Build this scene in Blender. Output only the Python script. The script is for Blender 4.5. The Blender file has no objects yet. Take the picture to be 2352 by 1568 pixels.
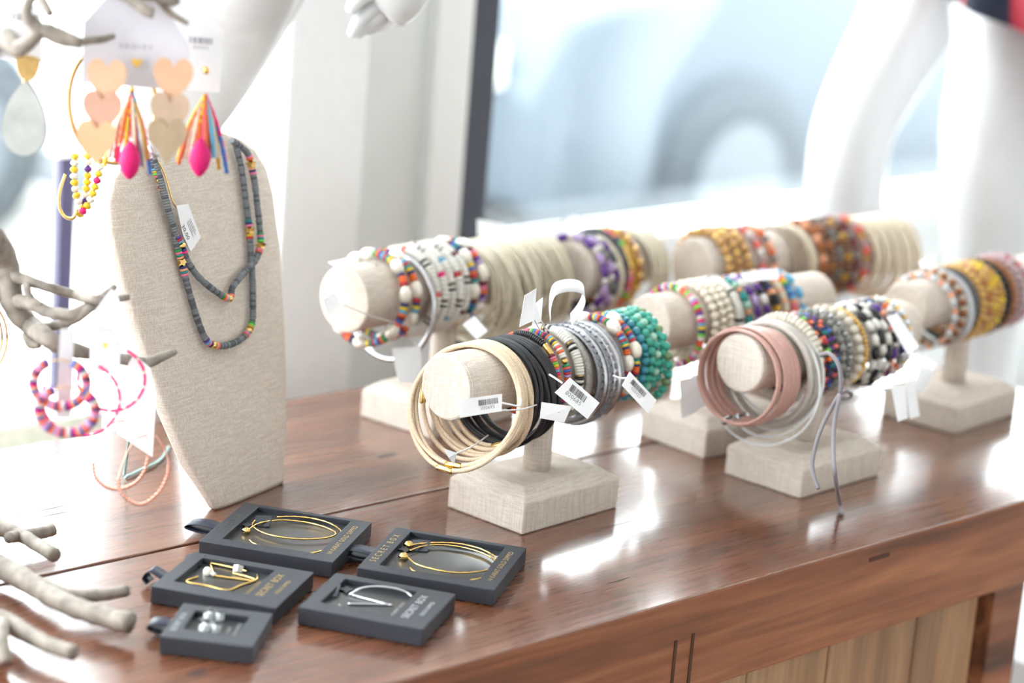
import bpy, bmesh, math, random
from mathutils import Vector, Matrix, Euler
random.seed(11)
sc = bpy.context.scene
col = sc.collection
PI = math.pi
TOP = 0.90            # height of the table top

# ------------------------------------------------------------------ camera
cd = bpy.data.cameras.new('camera'); cam = bpy.data.objects.new('camera', cd); col.objects.link(cam)
cr, cu, cb = [[0.719519, -0.690028, 0.07845], [0.118683, 0.233477, 0.965092], [-0.684257, -0.685091, 0.249885]]
cam.matrix_world = Matrix(((cr[0], cu[0], cb[0], 0.0), (cr[1], cu[1], cb[1], 0.0), (cr[2], cu[2], cb[2], 1.6076), (0, 0, 0, 1)))
cd.sensor_width = 36.0
cd.lens = 82.722
cd.clip_start = 0.05; cd.clip_end = 200
cd.dof.use_dof = True
cd.dof.focus_distance = 2.08
cd.dof.aperture_fstop = 2.8
cd.dof.aperture_blades = 0
sc.camera = cam

# ------------------------------------------------------------------ world, sun, exposure
w = bpy.data.worlds.new('sky'); sc.world = w; w.use_nodes = True
nt = w.node_tree; nt.nodes.clear()
bg = nt.nodes.new('ShaderNodeBackground'); wo = nt.nodes.new('ShaderNodeOutputWorld')
bg.inputs['Color'].default_value = (0.95, 0.975, 1.0, 1); bg.inputs['Strength'].default_value = 6.0
nt.links.new(bg.outputs[0], wo.inputs[0])
sl = bpy.data.lights.new('sun', 'SUN'); so = bpy.data.objects.new('sun', sl); col.objects.link(so)
sl.energy = 3.0; sl.angle = math.radians(2); sl.color = (1.0, 0.95, 0.88)
so.rotation_euler = (math.radians(38), math.radians(-18), 0)
sc.view_settings.view_transform = 'Standard'; sc.view_settings.look = 'None'
sc.view_settings.exposure = 0.98; sc.view_settings.gamma = 1.0
sc.view_settings.use_curve_mapping = False
sc.cycles.use_denoising = True
sc.cycles.max_bounces = 7; sc.cycles.transparent_max_bounces = 8
sc.cycles.use_adaptive_sampling = True; sc.cycles.adaptive_threshold = 0.03
sc.cycles.caustics_reflective = False; sc.cycles.caustics_refractive = False
sc.cycles.sample_clamp_indirect = 6.0

# ------------------------------------------------------------------ materials
def lin(c):
    return tuple(((v / 255) / 12.92 if v <= 10 else (((v / 255) + 0.055) / 1.055) ** 2.4) for v in c) + (1.0,)
MATS = {}
def mat(key, rgb=(200, 200, 200), rough=0.5, metal=0.0, vary=0.06, scale=60.0, coat=0.0, trans=0.0, bump=0.0, sss=0.0, spec=0.5):
    if key in MATS: return MATS[key]
    m = bpy.data.materials.new(key); m.use_nodes = True; n = m.node_tree; b = n.nodes['Principled BSDF']
    c = lin(rgb)
    if vary > 0:
        tc = n.nodes.new('ShaderNodeTexCoord'); nz = n.nodes.new('ShaderNodeTexNoise'); rp = n.nodes.new('ShaderNodeValToRGB')
        nz.inputs['Scale'].default_value = scale; nz.inputs['Detail'].default_value = 3
        rp.color_ramp.elements[0].position = 0.3; rp.color_ramp.elements[1].position = 0.7
        rp.color_ramp.elements[0].color = tuple(v * (1 - vary * 2) for v in c[:3]) + (1,)
        rp.color_ramp.elements[1].color = tuple(min(1, v * (1 + vary)) for v in c[:3]) + (1,)
        n.links.new(tc.outputs['Object'], nz.inputs['Vector']); n.links.new(nz.outputs['Fac'], rp.inputs[0]); n.links.new(rp.outputs[0], b.inputs['Base Color'])
        if bump > 0:
            bp = n.nodes.new('ShaderNodeBump'); bp.inputs['Strength'].default_value = bump; bp.inputs['Distance'].default_value = 0.001
            n.links.new(nz.outputs['Fac'], bp.inputs['Height']); n.links.new(bp.outputs[0], b.inputs['Normal'])
    else:
        b.inputs['Base Color'].default_value = c
    b.inputs['Roughness'].default_value = rough; b.inputs['Metallic'].default_value = metal
    b.inputs['Coat Weight'].default_value = coat; b.inputs['Coat Roughness'].default_value = 0.15
    b.inputs['Transmission Weight'].default_value = trans
    b.inputs['Specular IOR Level'].default_value = spec
    MATS[key] = m
    return m
def ramp_set(rp, stops):
    els = rp.color_ramp.elements
    while len(els) < len(stops): els.new(0.5)
    for e, (p, c) in zip(els, stops):
        e.position = p; e.color = lin(c)

def linen_mat(key, light, dark):
    m = bpy.data.materials.new(key); m.use_nodes = True; n = m.node_tree; b = n.nodes['Principled BSDF']; L = n.links.new
    tc = n.nodes.new('ShaderNodeTexCoord')
    def waves(direction, scale):
        wv = n.nodes.new('ShaderNodeTexWave'); wv.wave_type = 'BANDS'; wv.bands_direction = direction
        wv.inputs['Scale'].default_value = scale; wv.inputs['Distortion'].default_value = 1.6; wv.inputs['Detail'].default_value = 2; wv.inputs['Detail Scale'].default_value = 3
        L(tc.outputs['Object'], wv.inputs['Vector']); return wv
    a, c2 = waves('X', 1500), waves('Z', 1500)
    mx = n.nodes.new('ShaderNodeMath'); mx.operation = 'ADD'; L(a.outputs['Fac'], mx.inputs[0]); L(c2.outputs['Fac'], mx.inputs[1])
    hf = n.nodes.new('ShaderNodeMath'); hf.operation = 'MULTIPLY'; hf.inputs[1].default_value = 0.5; L(mx.outputs[0], hf.inputs[0])
    # slubs: stretched noise
    mp = n.nodes.new('ShaderNodeMapping'); mp.inputs['Scale'].default_value = (1100, 1100, 40); L(tc.outputs['Object'], mp.inputs[0])
    nz = n.nodes.new('ShaderNodeTexNoise'); nz.inputs['Scale'].default_value = 1.0; nz.inputs['Detail'].default_value = 4; L(mp.outputs[0], nz.inputs['Vector'])
    mp2 = n.nodes.new('ShaderNodeMapping'); mp2.inputs['Scale'].default_value = (60, 60, 1500); L(tc.outputs['Object'], mp2.inputs[0])
    nz2 = n.nodes.new('ShaderNodeTexNoise'); nz2.inputs['Scale'].default_value = 1.0; nz2.inputs['Detail'].default_value = 3; L(mp2.outputs[0], nz2.inputs['Vector'])
    s1 = n.nodes.new('ShaderNodeMath'); s1.operation = 'ADD'; L(nz.outputs['Fac'], s1.inputs[0]); L(nz2.outputs['Fac'], s1.inputs[1])
    s2 = n.nodes.new('ShaderNodeMath'); s2.operation = 'MULTIPLY_ADD'; s2.inputs[1].default_value = 0.5; L(hf.outputs[0], s2.inputs[0]); L(s1.outputs[0], s2.inputs[2])
    rp = n.nodes.new('ShaderNodeValToRGB'); ramp_set(rp, [(0.78, dark), (1.5, light)]); rp.color_ramp.elements[1].position = 1.0
    sc_ = n.nodes.new('ShaderNodeMath'); sc_.operation = 'MULTIPLY'; sc_.inputs[1].default_value = 0.68; L(s2.outputs[0], sc_.inputs[0])
    L(sc_.outputs[0], rp.inputs[0]); L(rp.outputs[0], b.inputs['Base Color'])
    bp = n.nodes.new('ShaderNodeBump'); bp.inputs['Strength'].default_value = 0.35; bp.inputs['Distance'].default_value = 0.0006
    L(s2.outputs[0], bp.inputs['Height']); L(bp.outputs[0], b.inputs['Normal'])
    b.inputs['Roughness'].default_value = 0.9; b.inputs['Specular IOR Level'].default_value = 0.2
    MATS[key] = m; return m
LINEN = linen_mat('linen_cloth', (238, 229, 219), (208, 193, 179))

def wood_mat(key, dark, mid, light, rough, along='X', seed=0.0, coat=0.0, gscale=1.0):
    m = bpy.data.materials.new(key); m.use_nodes = True; n = m.node_tree; b = n.nodes['Principled BSDF']; L = n.links.new
    tc = n.nodes.new('ShaderNodeTexCoord'); mp = n.nodes.new('ShaderNodeMapping')
    sv = {'X': (1.6, 26, 26), 'Z': (26, 26, 1.6)}[along]
    mp.inputs['Scale'].default_value = tuple(v * gscale for v in sv); mp.inputs['Location'].default_value = (seed, seed * 1.7, seed * .3)
    L(tc.outputs['Object'], mp.inputs[0])
    nz = n.nodes.new('ShaderNodeTexNoise'); nz.inputs['Scale'].default_value = 0.6; nz.inputs['Detail'].default_value = 6; nz.inputs['Distortion'].default_value = 1.2; L(mp.outputs[0], nz.inputs['Vector'])
    mpf = n.nodes.new('ShaderNodeMapping'); mpf.inputs['Scale'].default_value = tuple(v * 7 for v in sv); L(tc.outputs['Object'], mpf.inputs[0])
    nf = n.nodes.new('ShaderNodeTexNoise'); nf.inputs['Scale'].default_value = 1.0; nf.inputs['Detail'].default_value = 5; L(mpf.outputs[0], nf.inputs['Vector'])
    rp = n.nodes.new('ShaderNodeValToRGB'); ramp_set(rp, [(0.30, dark), (0.5, mid), (0.72, light)]); L(nz.outputs['Fac'], rp.inputs[0])
    rf = n.nodes.new('ShaderNodeValToRGB'); ramp_set(rf, [(0.3, (168, 168, 168)), (0.62, (255, 255, 255))]); L(nf.outputs['Fac'], rf.inputs[0])
    mxx = n.nodes.new('ShaderNodeMix'); mxx.data_type = 'RGBA'; mxx.blend_type = 'MULTIPLY'; mxx.inputs['Factor'].default_value = 0.5
    L(rp.outputs[0], mxx.inputs['A']); L(rf.outputs[0], mxx.inputs['B']); L(mxx.outputs['Result'], b.inputs['Base Color'])
    bp = n.nodes.new('ShaderNodeBump'); bp.inputs['Strength'].default_value = 0.12; bp.inputs['Distance'].default_value = 0.0012; L(nf.outputs['Fac'], bp.inputs['Height'])
    bp2 = n.nodes.new('ShaderNodeBump'); bp2.inputs['Strength'].default_value = 0.14; bp2.inputs['Distance'].default_value = 0.004; L(nz.outputs['Fac'], bp2.inputs['Height']); L(bp.outputs[0], bp2.inputs['Normal'])
    L(bp2.outputs[0], b.inputs['Normal'])
    rr = n.nodes.new('ShaderNodeMapRange'); rr.inputs['To Min'].default_value = rough * 0.7; rr.inputs['To Max'].default_value = rough * 1.35; L(nf.outputs['Fac'], rr.inputs['Value']); L(rr.outputs[0], b.inputs['Roughness'])
    b.inputs['Coat Weight'].default_value = coat; b.inputs['Coat Roughness'].default_value = 0.12
    MATS[key] = m; return m
WOOD = wood_mat('varnished_wood', (86, 47, 28), (110, 63, 38), (132, 80, 50), 0.27, coat=1.0)
WOOD_EDGE = wood_mat('rough_sawn_wood', (78, 44, 28), (144, 86, 56), (178, 116, 78), 0.55, seed=3.1, gscale=1.5)
WOOD_PANEL = wood_mat('knotty_panel_wood', (128, 92, 64), (182, 138, 100), (206, 170, 130), 0.5, along='Z', seed=7.0, gscale=.6)
BARK = mat('weathered_branch', (152, 142, 132), 0.7, vary=0.2, scale=90, bump=0.5)

GOLD = mat('polished_gold', (234, 196, 122), 0.2, 1.0, vary=0.03)
ROSE = mat('rose_gold', (216, 160, 142), 0.22, 1.0, vary=0.03)
SILVER = mat('bright_silver', (205, 205, 208), 0.16, 1.0, vary=0.05)
GUN = mat('gunmetal_silver', (158, 158, 164), 0.25, 1.0, vary=0.3, scale=900, bump=0.6)
GLIT = mat('silver_glitter', (190, 186, 178), 0.35, 0.7, vary=0.4, scale=1400, bump=1.0)
PEARL = mat('baroque_pearl', (238, 230, 216), 0.18, 0.15, vary=0.05, scale=120, coat=0.8)
CARDM = mat('white_card', (240, 239, 241), 0.55, vary=0.012)
WHITE = mat('white_paint', (246, 247, 248), 0.6, vary=0.01)
INK = mat('black_ink', (32, 32, 36), 0.7, vary=0)
GREYINK = mat('grey_ink', (150, 146, 150), 0.7, vary=0)
GOLDINK = mat('gold_foil_ink', (206, 176, 116), 0.35, 0.6, vary=0)
SILVINK = mat('silver_foil_ink', (206, 208, 214), 0.35, 0.5, vary=0)
BOXM = mat('charcoal_box_card', (44, 47, 55), 0.55, vary=0.08, scale=500, bump=0.15)
INSERT = mat('dark_insert_card', (52, 55, 58), 0.28, vary=0.05, coat=0.4)
RIB = mat('navy_ribbon', (34, 40, 58), 0.45, vary=0.05)
MANN = mat('mannequin_white', (216, 216, 217), 0.22, vary=0.0, coat=0.3)
def C_(key, rgb, rough=0.45, **k): return mat(key, rgb, rough, vary=k.pop('vary', 0.04), **k)
PAL = dict(
    white=C_('bead_white', (236, 232, 224)), cream=C_('bead_cream', (228, 214, 190)), ivory=C_('bead_ivory', (240, 230, 212), .3),
    black=C_('bead_black', (26, 26, 30), .35), orange=C_('bead_orange', (236, 108, 44)), coral=C_('bead_coral', (238, 108, 96)),
    red=C_('bead_red', (196, 44, 56)), maroon=C_('bead_maroon', (112, 34, 54)), pink=C_('bead_pink', (240, 128, 160)), hot=C_('bead_hot_pink', (232, 24, 116)),
    purple=C_('bead_purple', (96, 52, 140)), lilac=C_('bead_lilac', (186, 160, 208)), blue=C_('bead_blue', (58, 108, 190)), navy=C_('bead_navy', (36, 50, 108)),
    sky=C_('bead_sky', (104, 178, 216)), teal=C_('bead_teal', (22, 142, 140)), green=C_('bead_green', (46, 150, 88)), lime=C_('bead_lime', (120, 214, 84)),
    yellow=C_('bead_yellow', (240, 204, 50)), mustard=C_('bead_mustard', (206, 156, 52)), peach=C_('bead_peach', (244, 172, 132)),
    grey=C_('bead_grey_felt', (132, 136, 140), .85, vary=.14, scale=900), dgrey=C_('bead_dark_grey', (96, 99, 105), .8, vary=.14, scale=900),
    stone=C_('bead_grey_stone', (134, 132, 126), .5, vary=.12, scale=300), sand=C_('bead_sand', (216, 206, 190), .5, vary=.08, scale=200),
    turq=C_('bead_turquoise', (62, 168, 148), .38, vary=.16, scale=160), turqb=C_('bead_blue_turquoise', (44, 140, 160), .3, vary=.2, scale=160, coat=.3),
    turql=C_('bead_pale_turquoise', (168, 212, 190), .35, vary=.1, scale=160), olive=C_('bead_olive_turquoise', (120, 150, 104), .4, vary=.25, scale=160),
    wood=C_('bead_gilded_wood', (196, 150, 92), .35, metal=.4), brown=C_('bead_brown', (130, 82, 52), .4, vary=.2, scale=200), copper=C_('bead_copper', (176, 110, 64), .3, metal=.5),
    glassw=C_('bead_clear_glass', (226, 230, 232), .12, coat=.6), glassy=C_('bead_amber_glass', (214, 164, 74), .12, coat=.6), mauve=C_('bead_mauve', (188, 160, 164), .3),
    choc=C_('leather_brown', (120, 82, 66), .5), rosel=C_('leather_rose', (206, 160, 148), .5, vary=.05, scale=300, bump=.2), ashl=C_('leather_ash', (198, 190, 182), .55, vary=.05, scale=300, bump=.2),
    beigec=C_('cord_beige', (228, 204, 174), .6, vary=.1, scale=700, bump=.3), blackc=C_('cord_black', (28, 28, 33), .5, vary=.15, scale=700, bump=.4), greyc=C_('cord_grey_suede', (138, 132, 136), .85),
    straw=C_('thread_straw', (228, 217, 194), .45, vary=.12, scale=500), clearc=C_('thread_clear', (230, 232, 232), .2, coat=.4), taupe=C_('leather_taupe', (166, 148, 130), .6),
    gold=GOLD, silver=SILVER, gun=GUN, glit=GLIT, pearl=PEARL, rose=ROSE)

# ------------------------------------------------------------------ helpers
def tag(o, label=None, cat=None, group=None, kind=None):
    if label: o['label'] = label
    if cat: o['category'] = cat
    if group: o['group'] = group
    if kind: o['kind'] = kind
    return o
def empty(name, loc, label, cat, group=None, rot=None):
    o = bpy.data.objects.new(name, None); col.objects.link(o); o.location = loc; o.empty_display_size = 0.02
    if rot is not None: o.rotation_euler = rot
    return tag(o, label, cat, group)
def mesh_obj(name, verts, faces, m, parent=None, smooth=False, off=None):
    """one mesh object; when `parent` is an unrotated thing the vertices are given in world space (off = its location)"""
    if off is None: off = Vector((0, 0, 0))
    me = bpy.data.meshes.new(name); me.from_pydata([tuple(Vector(v) - off) for v in verts], [], faces)
    if smooth:
        for p in me.polygons: p.use_smooth = True
    if m: me.materials.append(m)
    o = bpy.data.objects.new(name, me); col.objects.link(o)
    if parent: o.parent = parent
    return o
def geo_obj(name, g, m, parent=None, smooth=False, off=None): return mesh_obj(name, g[0], g[1], m, parent, smooth, off)
def join(*gs):
    V, Fc = [], []
    for v, f in gs:
        k = len(V); V += list(v); Fc += [tuple(i + k for i in q) for q in f]
    return V, Fc
def box(x0, x1, y0, y1, z0, z1):
    v = [(x, y, z) for z in (z0, z1) for y in (y0, y1) for x in (x0, x1)]
    return v, [(0, 2, 3, 1), (4, 5, 7, 6), (0, 1, 5, 4), (2, 6, 7, 3), (0, 4, 6, 2), (1, 3, 7, 5)]
def bevel_mesh(o, width, seg=2):
    md = o.modifiers.new('bevel', 'BEVEL'); md.width = width; md.segments = seg; md.limit_method = 'ANGLE'; return o
def tube(path, rad, n=8, closed=False, caps=True):
    """tube along world points; rad: number or list"""
    P_ = [Vector(p) for p in path]; k = len(P_)
    R_ = rad if isinstance(rad, (list, tuple)) else [rad] * k
    V, Fc = [], []; up = None
    for i, p in enumerate(P_):
        a = P_[(i - 1) % k] if (closed or i > 0) else p
        b = P_[(i + 1) % k] if (closed or i < k - 1) else p
        t = (b - a).normalized()
        if up is None:
            up = Vector((0, 0, 1)) if abs(t.z) < .9 else Vector((1, 0, 0))
        x = t.cross(up).normalized(); up = x.cross(t).normalized()
        for j in range(n):
            th = 2 * PI * j / n
            V.append(p + (x * math.cos(th) + up * math.sin(th)) * R_[i])
    m = k if closed else k - 1
    for i in range(m):
        for j in range(n):
            a0, a1 = i * n + j, i * n + (j + 1) % n; b0, b1 = ((i + 1) % k) * n + j, ((i + 1) % k) * n + (j + 1) % n
            Fc.append((a0, a1, b1, b0))
    if caps and not closed:
        Fc.append(tuple(range(n - 1, -1, -1))); Fc.append(tuple((k - 1) * n + j for j in range(n)))
    return V, Fc
def smooth_path(pts, sub=6, closed=False):
    P_ = [Vector(p) for p in pts]; k = len(P_); out = []
    rng = range(k) if closed else range(k - 1)
    for i in rng:
        g = lambda j: P_[j % k] if closed else P_[max(0, min(k - 1, j))]
        p0, p1, p2, p3 = g(i - 1), g(i), g(i + 1), g(i + 2)
        for s in range(sub):
            t = s / sub
            out.append(0.5 * ((2 * p1) + (p2 - p0) * t + (2 * p0 - 5 * p1 + 4 * p2 - p3) * t * t + (3 * p1 - p0 - 3 * p2 + p3) * t ** 3))
    if not closed: out.append(P_[-1])
    return out
def lathe(prof, n=24):
    """profile [(r, z)] about local z"""
    V, Fc = [], []
    for r, z in prof:
        for j in range(n):
            a = 2 * PI * j / n; V.append((r * math.cos(a), r * math.sin(a), z))
    for i in range(len(prof) - 1):
        for j in range(n):
            Fc.append((i * n + j, i * n + (j + 1) % n, (i + 1) * n + (j + 1) % n, (i + 1) * n + j))
    Fc.append(tuple(range(n - 1, -1, -1))); Fc.append(tuple((len(prof) - 1) * n + j for j in range(n)))
    return V, Fc
# unit bead meshes, axis along local z, diameter 1, length 1
def bead_geo(kind):
    if kind == 'disc': return lathe([(.44, -.5), (.5, -.3), (.5, .3), (.44, .5)], 12)
    if kind == 'ball': return lathe([(.001, -.5)] + [(.5 * math.sin(PI * i / 8), -.5 * math.cos(PI * i / 8)) for i in range(1, 8)] + [(.001, .5)], 12)
    if kind == 'tube': return lathe([(.38, -.5), (.5, -.42), (.5, .42), (.38, .5)], 12)
    if kind == 'barrel': return lathe([(.2, -.5), (.38, -.36), (.5, -.1), (.48, .15), (.34, .4), (.16, .5)], 12)
    if kind == 'cube':
        return box(-.42, .42, -.42, .42, -.5, .5)
    if kind == 'nugget':
        rr = random.Random(4); v, f = bead_geo('ball'); return [tuple(c * (1 + .22 * (rr.random() - .5)) for c in p) for p in v], f
    if kind == 'star':
        V, Fc = [], []
        for zz in (-.22, .22):
            for j in range(10):
                r = .62 if j % 2 == 0 else .3; a = PI * j / 5; V.append((zz, r * math.sin(a), r * math.cos(a)))
        Fc = [tuple(range(9, -1, -1)), tuple(range(10, 20))] + [(j, (j + 1) % 10, 10 + (j + 1) % 10, 10 + j) for j in range(10)]
        return V, Fc
BM = {}
def bead_mesh(kind, colr):
    k = (kind, colr)
    if k not in BM:
        g = bead_geo(kind); me = bpy.data.meshes.new('bead_' + kind); me.from_pydata([tuple(v) for v in g[0]], [], g[1])
        if kind not in ('cube', 'star'):
            for p in me.polygons: p.use_smooth = (kind != 'disc') or len(p.vertices) == 4
        me.materials.append(PAL[colr]); BM[k] = me
    return BM[k]
PN = dict(disc='disc_bead', ball='round_bead', tube='metal_tube', barrel='pearl', cube='cube_bead', nugget='nugget_bead', star='star_charm')
def put_bead(root, kind, colr, pos, tan, length, dia, spin=None):
    nm = PN[kind]
    if kind == 'barrel' and colr != 'pearl': nm = 'barrel_bead'
    if kind == 'tube' and colr not in ('gold', 'silver', 'rose', 'gun'): nm = 'tube_bead'
    o = bpy.data.objects.new(nm, bead_mesh(kind, colr)); col.objects.link(o); o.parent = root
    q = Vector((0, 0, 1)).rotation_difference(Vector(tan).normalized())
    o.rotation_mode = 'QUATERNION'; o.rotation_quaternion = q
    o.location = pos; o.scale = (dia, dia, length)
    return o
def string_beads(root, path, seq, rad=0.0, m=None, off=None, closed=False, thread=True):
    """lay the cycled sequence of (kind, colour, length, diameter) along a path of world points (or root-local if off is None)"""
    o_ = off if off is not None else Vector((0, 0, 0))
    P_ = [Vector(p) - o_ for p in path]
    if closed: P_ = P_ + [P_[0]]
    cum = [0.0]
    for a, b in zip(P_, P_[1:]): cum.append(cum[-1] + (b - a).length)
    tot = cum[-1]
    items = []; s = 0; i = 0
    while True:
        it = seq[i % len(seq)]
        if s + it[2] > tot + it[2] * .4: break
        items.append(it); s += it[2]; i += 1
        if i > 290: break
    k = tot / s if (s > 0 and i <= 290) else 1.0
    s = 0; j = 0
    for (kind, colr, ln, dia) in items:
        c = s + ln * k / 2; s += ln * k
        while j < len(cum) - 2 and cum[j + 1] < c: j += 1
        t = (c - cum[j]) / max(1e-9, cum[j + 1] - cum[j]); p = P_[j].lerp(P_[j + 1], t); tan = P_[j + 1] - P_[j]
        put_bead(root, kind, colr, p, tan, ln * k * (1.0 if kind != 'ball' else 1.0), dia)
    return root
def text_geo(s, size, font_squash=1.0, align='CENTER'):
    cu = bpy.data.curves.new('t', 'FONT'); cu.body = s; cu.size = size; cu.align_x = align; cu.align_y = 'CENTER'; cu.space_character = 1.1
    o = bpy.data.objects.new('t', cu); col.objects.link(o)
    dg = bpy.context.evaluated_depsgraph_get(); me = bpy.data.meshes.new_from_object(o.evaluated_get(dg))
    V = [(v.co.x * font_squash, v.co.y, 0) for v in me.vertices]; Fc = [tuple(p.vertices) for p in me.polygons]
    bpy.data.objects.remove(o); bpy.data.curves.remove(cu); bpy.data.meshes.remove(me)
    return V, Fc
def place(g, origin, ex, ey, lift=0.0):
    """put a flat drawing (x, y) on a plane of the scene"""
    ex = Vector(ex).normalized(); ey = (Vector(ey) - ex * Vector(ey).dot(ex)).normalized(); nz = ex.cross(ey)
    o = Vector(origin)
    return [o + ex * v[0] + ey * v[1] + nz * ((v[2] if len(v) > 2 else 0) + lift) for v in g[0]], g[1]
def barcode_geo(wd, ht, seed):
    r = random.Random(seed); V, Fc = [], []; x = -wd / 2
    while x < wd / 2:
        b = r.choice((.4, .4, .8, 1.2)) * wd / 40
        k = len(V); V += [(x, -ht / 2, 0), (x + b, -ht / 2, 0), (x + b, ht / 2, 0), (x, ht / 2, 0)]; Fc.append((k, k + 1, k + 2, k + 3))
        x += b + r.choice((.5, .8, 1.1)) * wd / 40
    return V, Fc
def slab(poly, thick):
    """prism from a planar world polygon, extruded along its normal (both ways)"""
    P_ = [Vector(p) for p in poly]; k = len(P_); nrm = Vector((0, 0, 0))
    for i in range(k): nrm += (P_[i] - P_[0]).cross(P_[(i + 1) % k] - P_[0])
    nrm = nrm.normalized(); h = nrm * thick / 2
    V = [p - h for p in P_] + [p + h for p in P_]
    return V, [tuple(range(k - 1, -1, -1)), tuple(range(k, 2 * k))] + [(i, (i + 1) % k, k + (i + 1) % k, k + i) for i in range(k)]
r_ = math.radians
def price_tag(poly, label, number=None, bar=None, group=None, name='price_tag', hang=None, tie=None):
    """card of four corners: start of long edge ... ; print sits on the face toward the camera"""
    P_ = [Vector(p) for p in poly]; c = sum(P_, Vector()) / len(P_)
    root = empty(name, c, label, 'price tag', group)
    geo_obj('card', slab(poly, 0.0004), CARDM, root, off=c)
    ex = P_[1] - P_[0]; ey = P_[0] - P_[3]; nz = ex.cross(ey).normalized()
    if nz.dot(Vector((0, 0, 1.6)) - c) < 0: ex = -ex
    wd, ht = ex.length, ey.length
    if bar:
        geo_obj('barcode', place(barcode_geo(wd * .5, ht * .32, bar), c + ex * bar_x(bar) + ey * .16, ex, ey, .0005), INK, root, off=c)
    if number:
        geo_obj('number', place(text_geo(number, ht * .26), c + ex * bar_x(bar or 1) - ey * .16, ex, ey, .0005), GREYINK if len(number) > 5 else INK, root, off=c)
    if tie:
        st, s_, an = tie; ey_ = Vector((-math.sin(st.yaw), math.cos(st.yaw), 0))
        tgt = st.c + st.ex * s_ + Vector((0, 0, st.z - .010)) + (-ey_ * math.sin(r_(an)) + Vector((0, 0, 1)) * math.cos(r_(an))) * .0425
        q = min(P_, key=lambda p: (p - tgt).length)
        geo_obj('string', tube(smooth_path([q.lerp(c, .12), q.lerp(tgt, .5) + Vector((0, 0, -.002)), tgt], 5), .0007, 6), CARDM, root, smooth=True, off=c)
    if hang is not None:
        geo_obj('string', tube(smooth_path(hang, 6), 0.0009, 6), CARDM, root, smooth=True, off=c)
    return root
def bar_x(b): return 0.16 if b % 2 else -0.08

# ------------------------------------------------------------------ setting
def struct(name, g, m, bev=0.0, parent=None):
    o = geo_obj(name, g, m, parent)
    if bev: bevel_mesh(o, bev)
    if parent is None: o['kind'] = 'structure'
    return o
WALLM = mat('wall_white', (244, 245, 244), 0.7, vary=0.012, scale=8)
TRIMM = mat('trim_grey_white', (232, 234, 232), 0.6, vary=0.012, scale=8)
FRAMEM = mat('dark_window_frame', (62, 66, 78), 0.45, vary=0.04)
FRAMEP = mat('plum_window_frame', (74, 68, 98), 0.45, vary=0.04)
FLOORM = mat('shop_floor', (150, 140, 130), 0.5, vary=0.15, scale=3)
PAVEM = mat('grey_asphalt', (72, 79, 86), 0.85, vary=0.10, scale=1.2)
GLASS = bpy.data.materials.new('window_glass'); GLASS.use_nodes = True
_n = GLASS.node_tree; _n.nodes.clear()
_o = _n.nodes.new('ShaderNodeOutputMaterial'); _mx = _n.nodes.new('ShaderNodeMixShader'); _t = _n.nodes.new('ShaderNodeBsdfTransparent'); _g = _n.nodes.new('ShaderNodeBsdfGlossy'); _f = _n.nodes.new('ShaderNodeLayerWeight'); _p = _n.nodes.new('ShaderNodeMath'); _p.operation = 'POWER'; _p.inputs[1].default_value = 4.0; _q = _n.nodes.new('ShaderNodeMath'); _q.operation = 'MULTIPLY_ADD'; _q.inputs[1].default_value = 0.9; _q.inputs[2].default_value = 0.045
_f.inputs['Blend'].default_value = 0.5; _g.inputs['Roughness'].default_value = 0.0; _t.inputs['Color'].default_value = (0.95, 0.98, 0.98, 1)
_n.links.new(_f.outputs['Facing'], _p.inputs[0]); _n.links.new(_p.outputs[0], _q.inputs[0]); _n.links.new(_q.outputs[0], _mx.inputs[0]); _n.links.new(_t.outputs[0], _mx.inputs[1]); _n.links.new(_g.outputs[0], _mx.inputs[2]); _n.links.new(_mx.outputs[0], _o.inputs[0])

struct('floor', box(-2.5, 7.0, -3.0, 2.15, -0.1, 0.0), FLOORM)
struct('ceiling', box(-2.5, 7.0, -3.0, 2.35, 3.0, 3.2), WHITE)
struct('ground_outside', box(-25, 45, 2.25, 60, -0.12, -0.02), PAVEM)
struct('ground_glare_patch', box(-25, 4.4, 4.5, 40, -0.1, -0.015), mat('pale_concrete', (206, 204, 198), .85, vary=.08, scale=2))  # pale ground added so the view through the left window burns out white
struct('ground_sidewalk', box(-25, 45, 2.25, 4.5, -0.1, -0.005), mat('pale_concrete', (206, 204, 198), .85, vary=.08, scale=2))
struct('wall_sill_left', box(-2.5, 1.72, 2.15, 2.25, 0.0, 0.825), WALLM)
struct('wall_sill_right', box(2.071, 7.0, 2.15, 2.25, 0.0, 0.945), WALLM)
struct('trim_1', box(-2.5, 1.637, 2.10, 2.15, 0.80, 0.838), mat('sill_stone', (206, 204, 186), .6), .004)
struct('trim_2', box(2.071, 7.0, 2.08, 2.15, 0.93, 0.965), WHITE, .004)
struct('wall_front_light_block', box(-2.5, 7.0, -3.1, -3.0, 0.0, 3.0), WALLM)  # unseen wall behind the camera, added to cut the front fill light
struct('wall_left_light_block', box(-2.6, -2.5, -3.1, 1.3, 0.0, 3.0), WALLM)  # unseen, added and stopped short to keep direct side light off the earring cards
struct('wall_right_light_block', box(7.0, 7.1, -3.1, 2.25, 0.0, 3.0), WALLM)  # unseen wall, added to close off sky light from the right
struct('wall_back', box(1.72, 1.957, 2.15, 2.25, 0.0, 3.0), TRIMM)
struct('trim_3', box(1.957, 2.017, 2.13, 2.25, 0.0, 3.0), WALLM, .003)
struct('wall_pier', box(1.637, 1.753, 2.02, 2.15, 0.0, 3.0), WHITE, .004)
struct('wall_header', box(-2.5, 7.0, 2.15, 2.25, 2.62, 3.0), WALLM)
w1 = struct('window_1', box(2.071, 4.6, 2.195, 2.203, 0.965, 2.62), GLASS)
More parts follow.
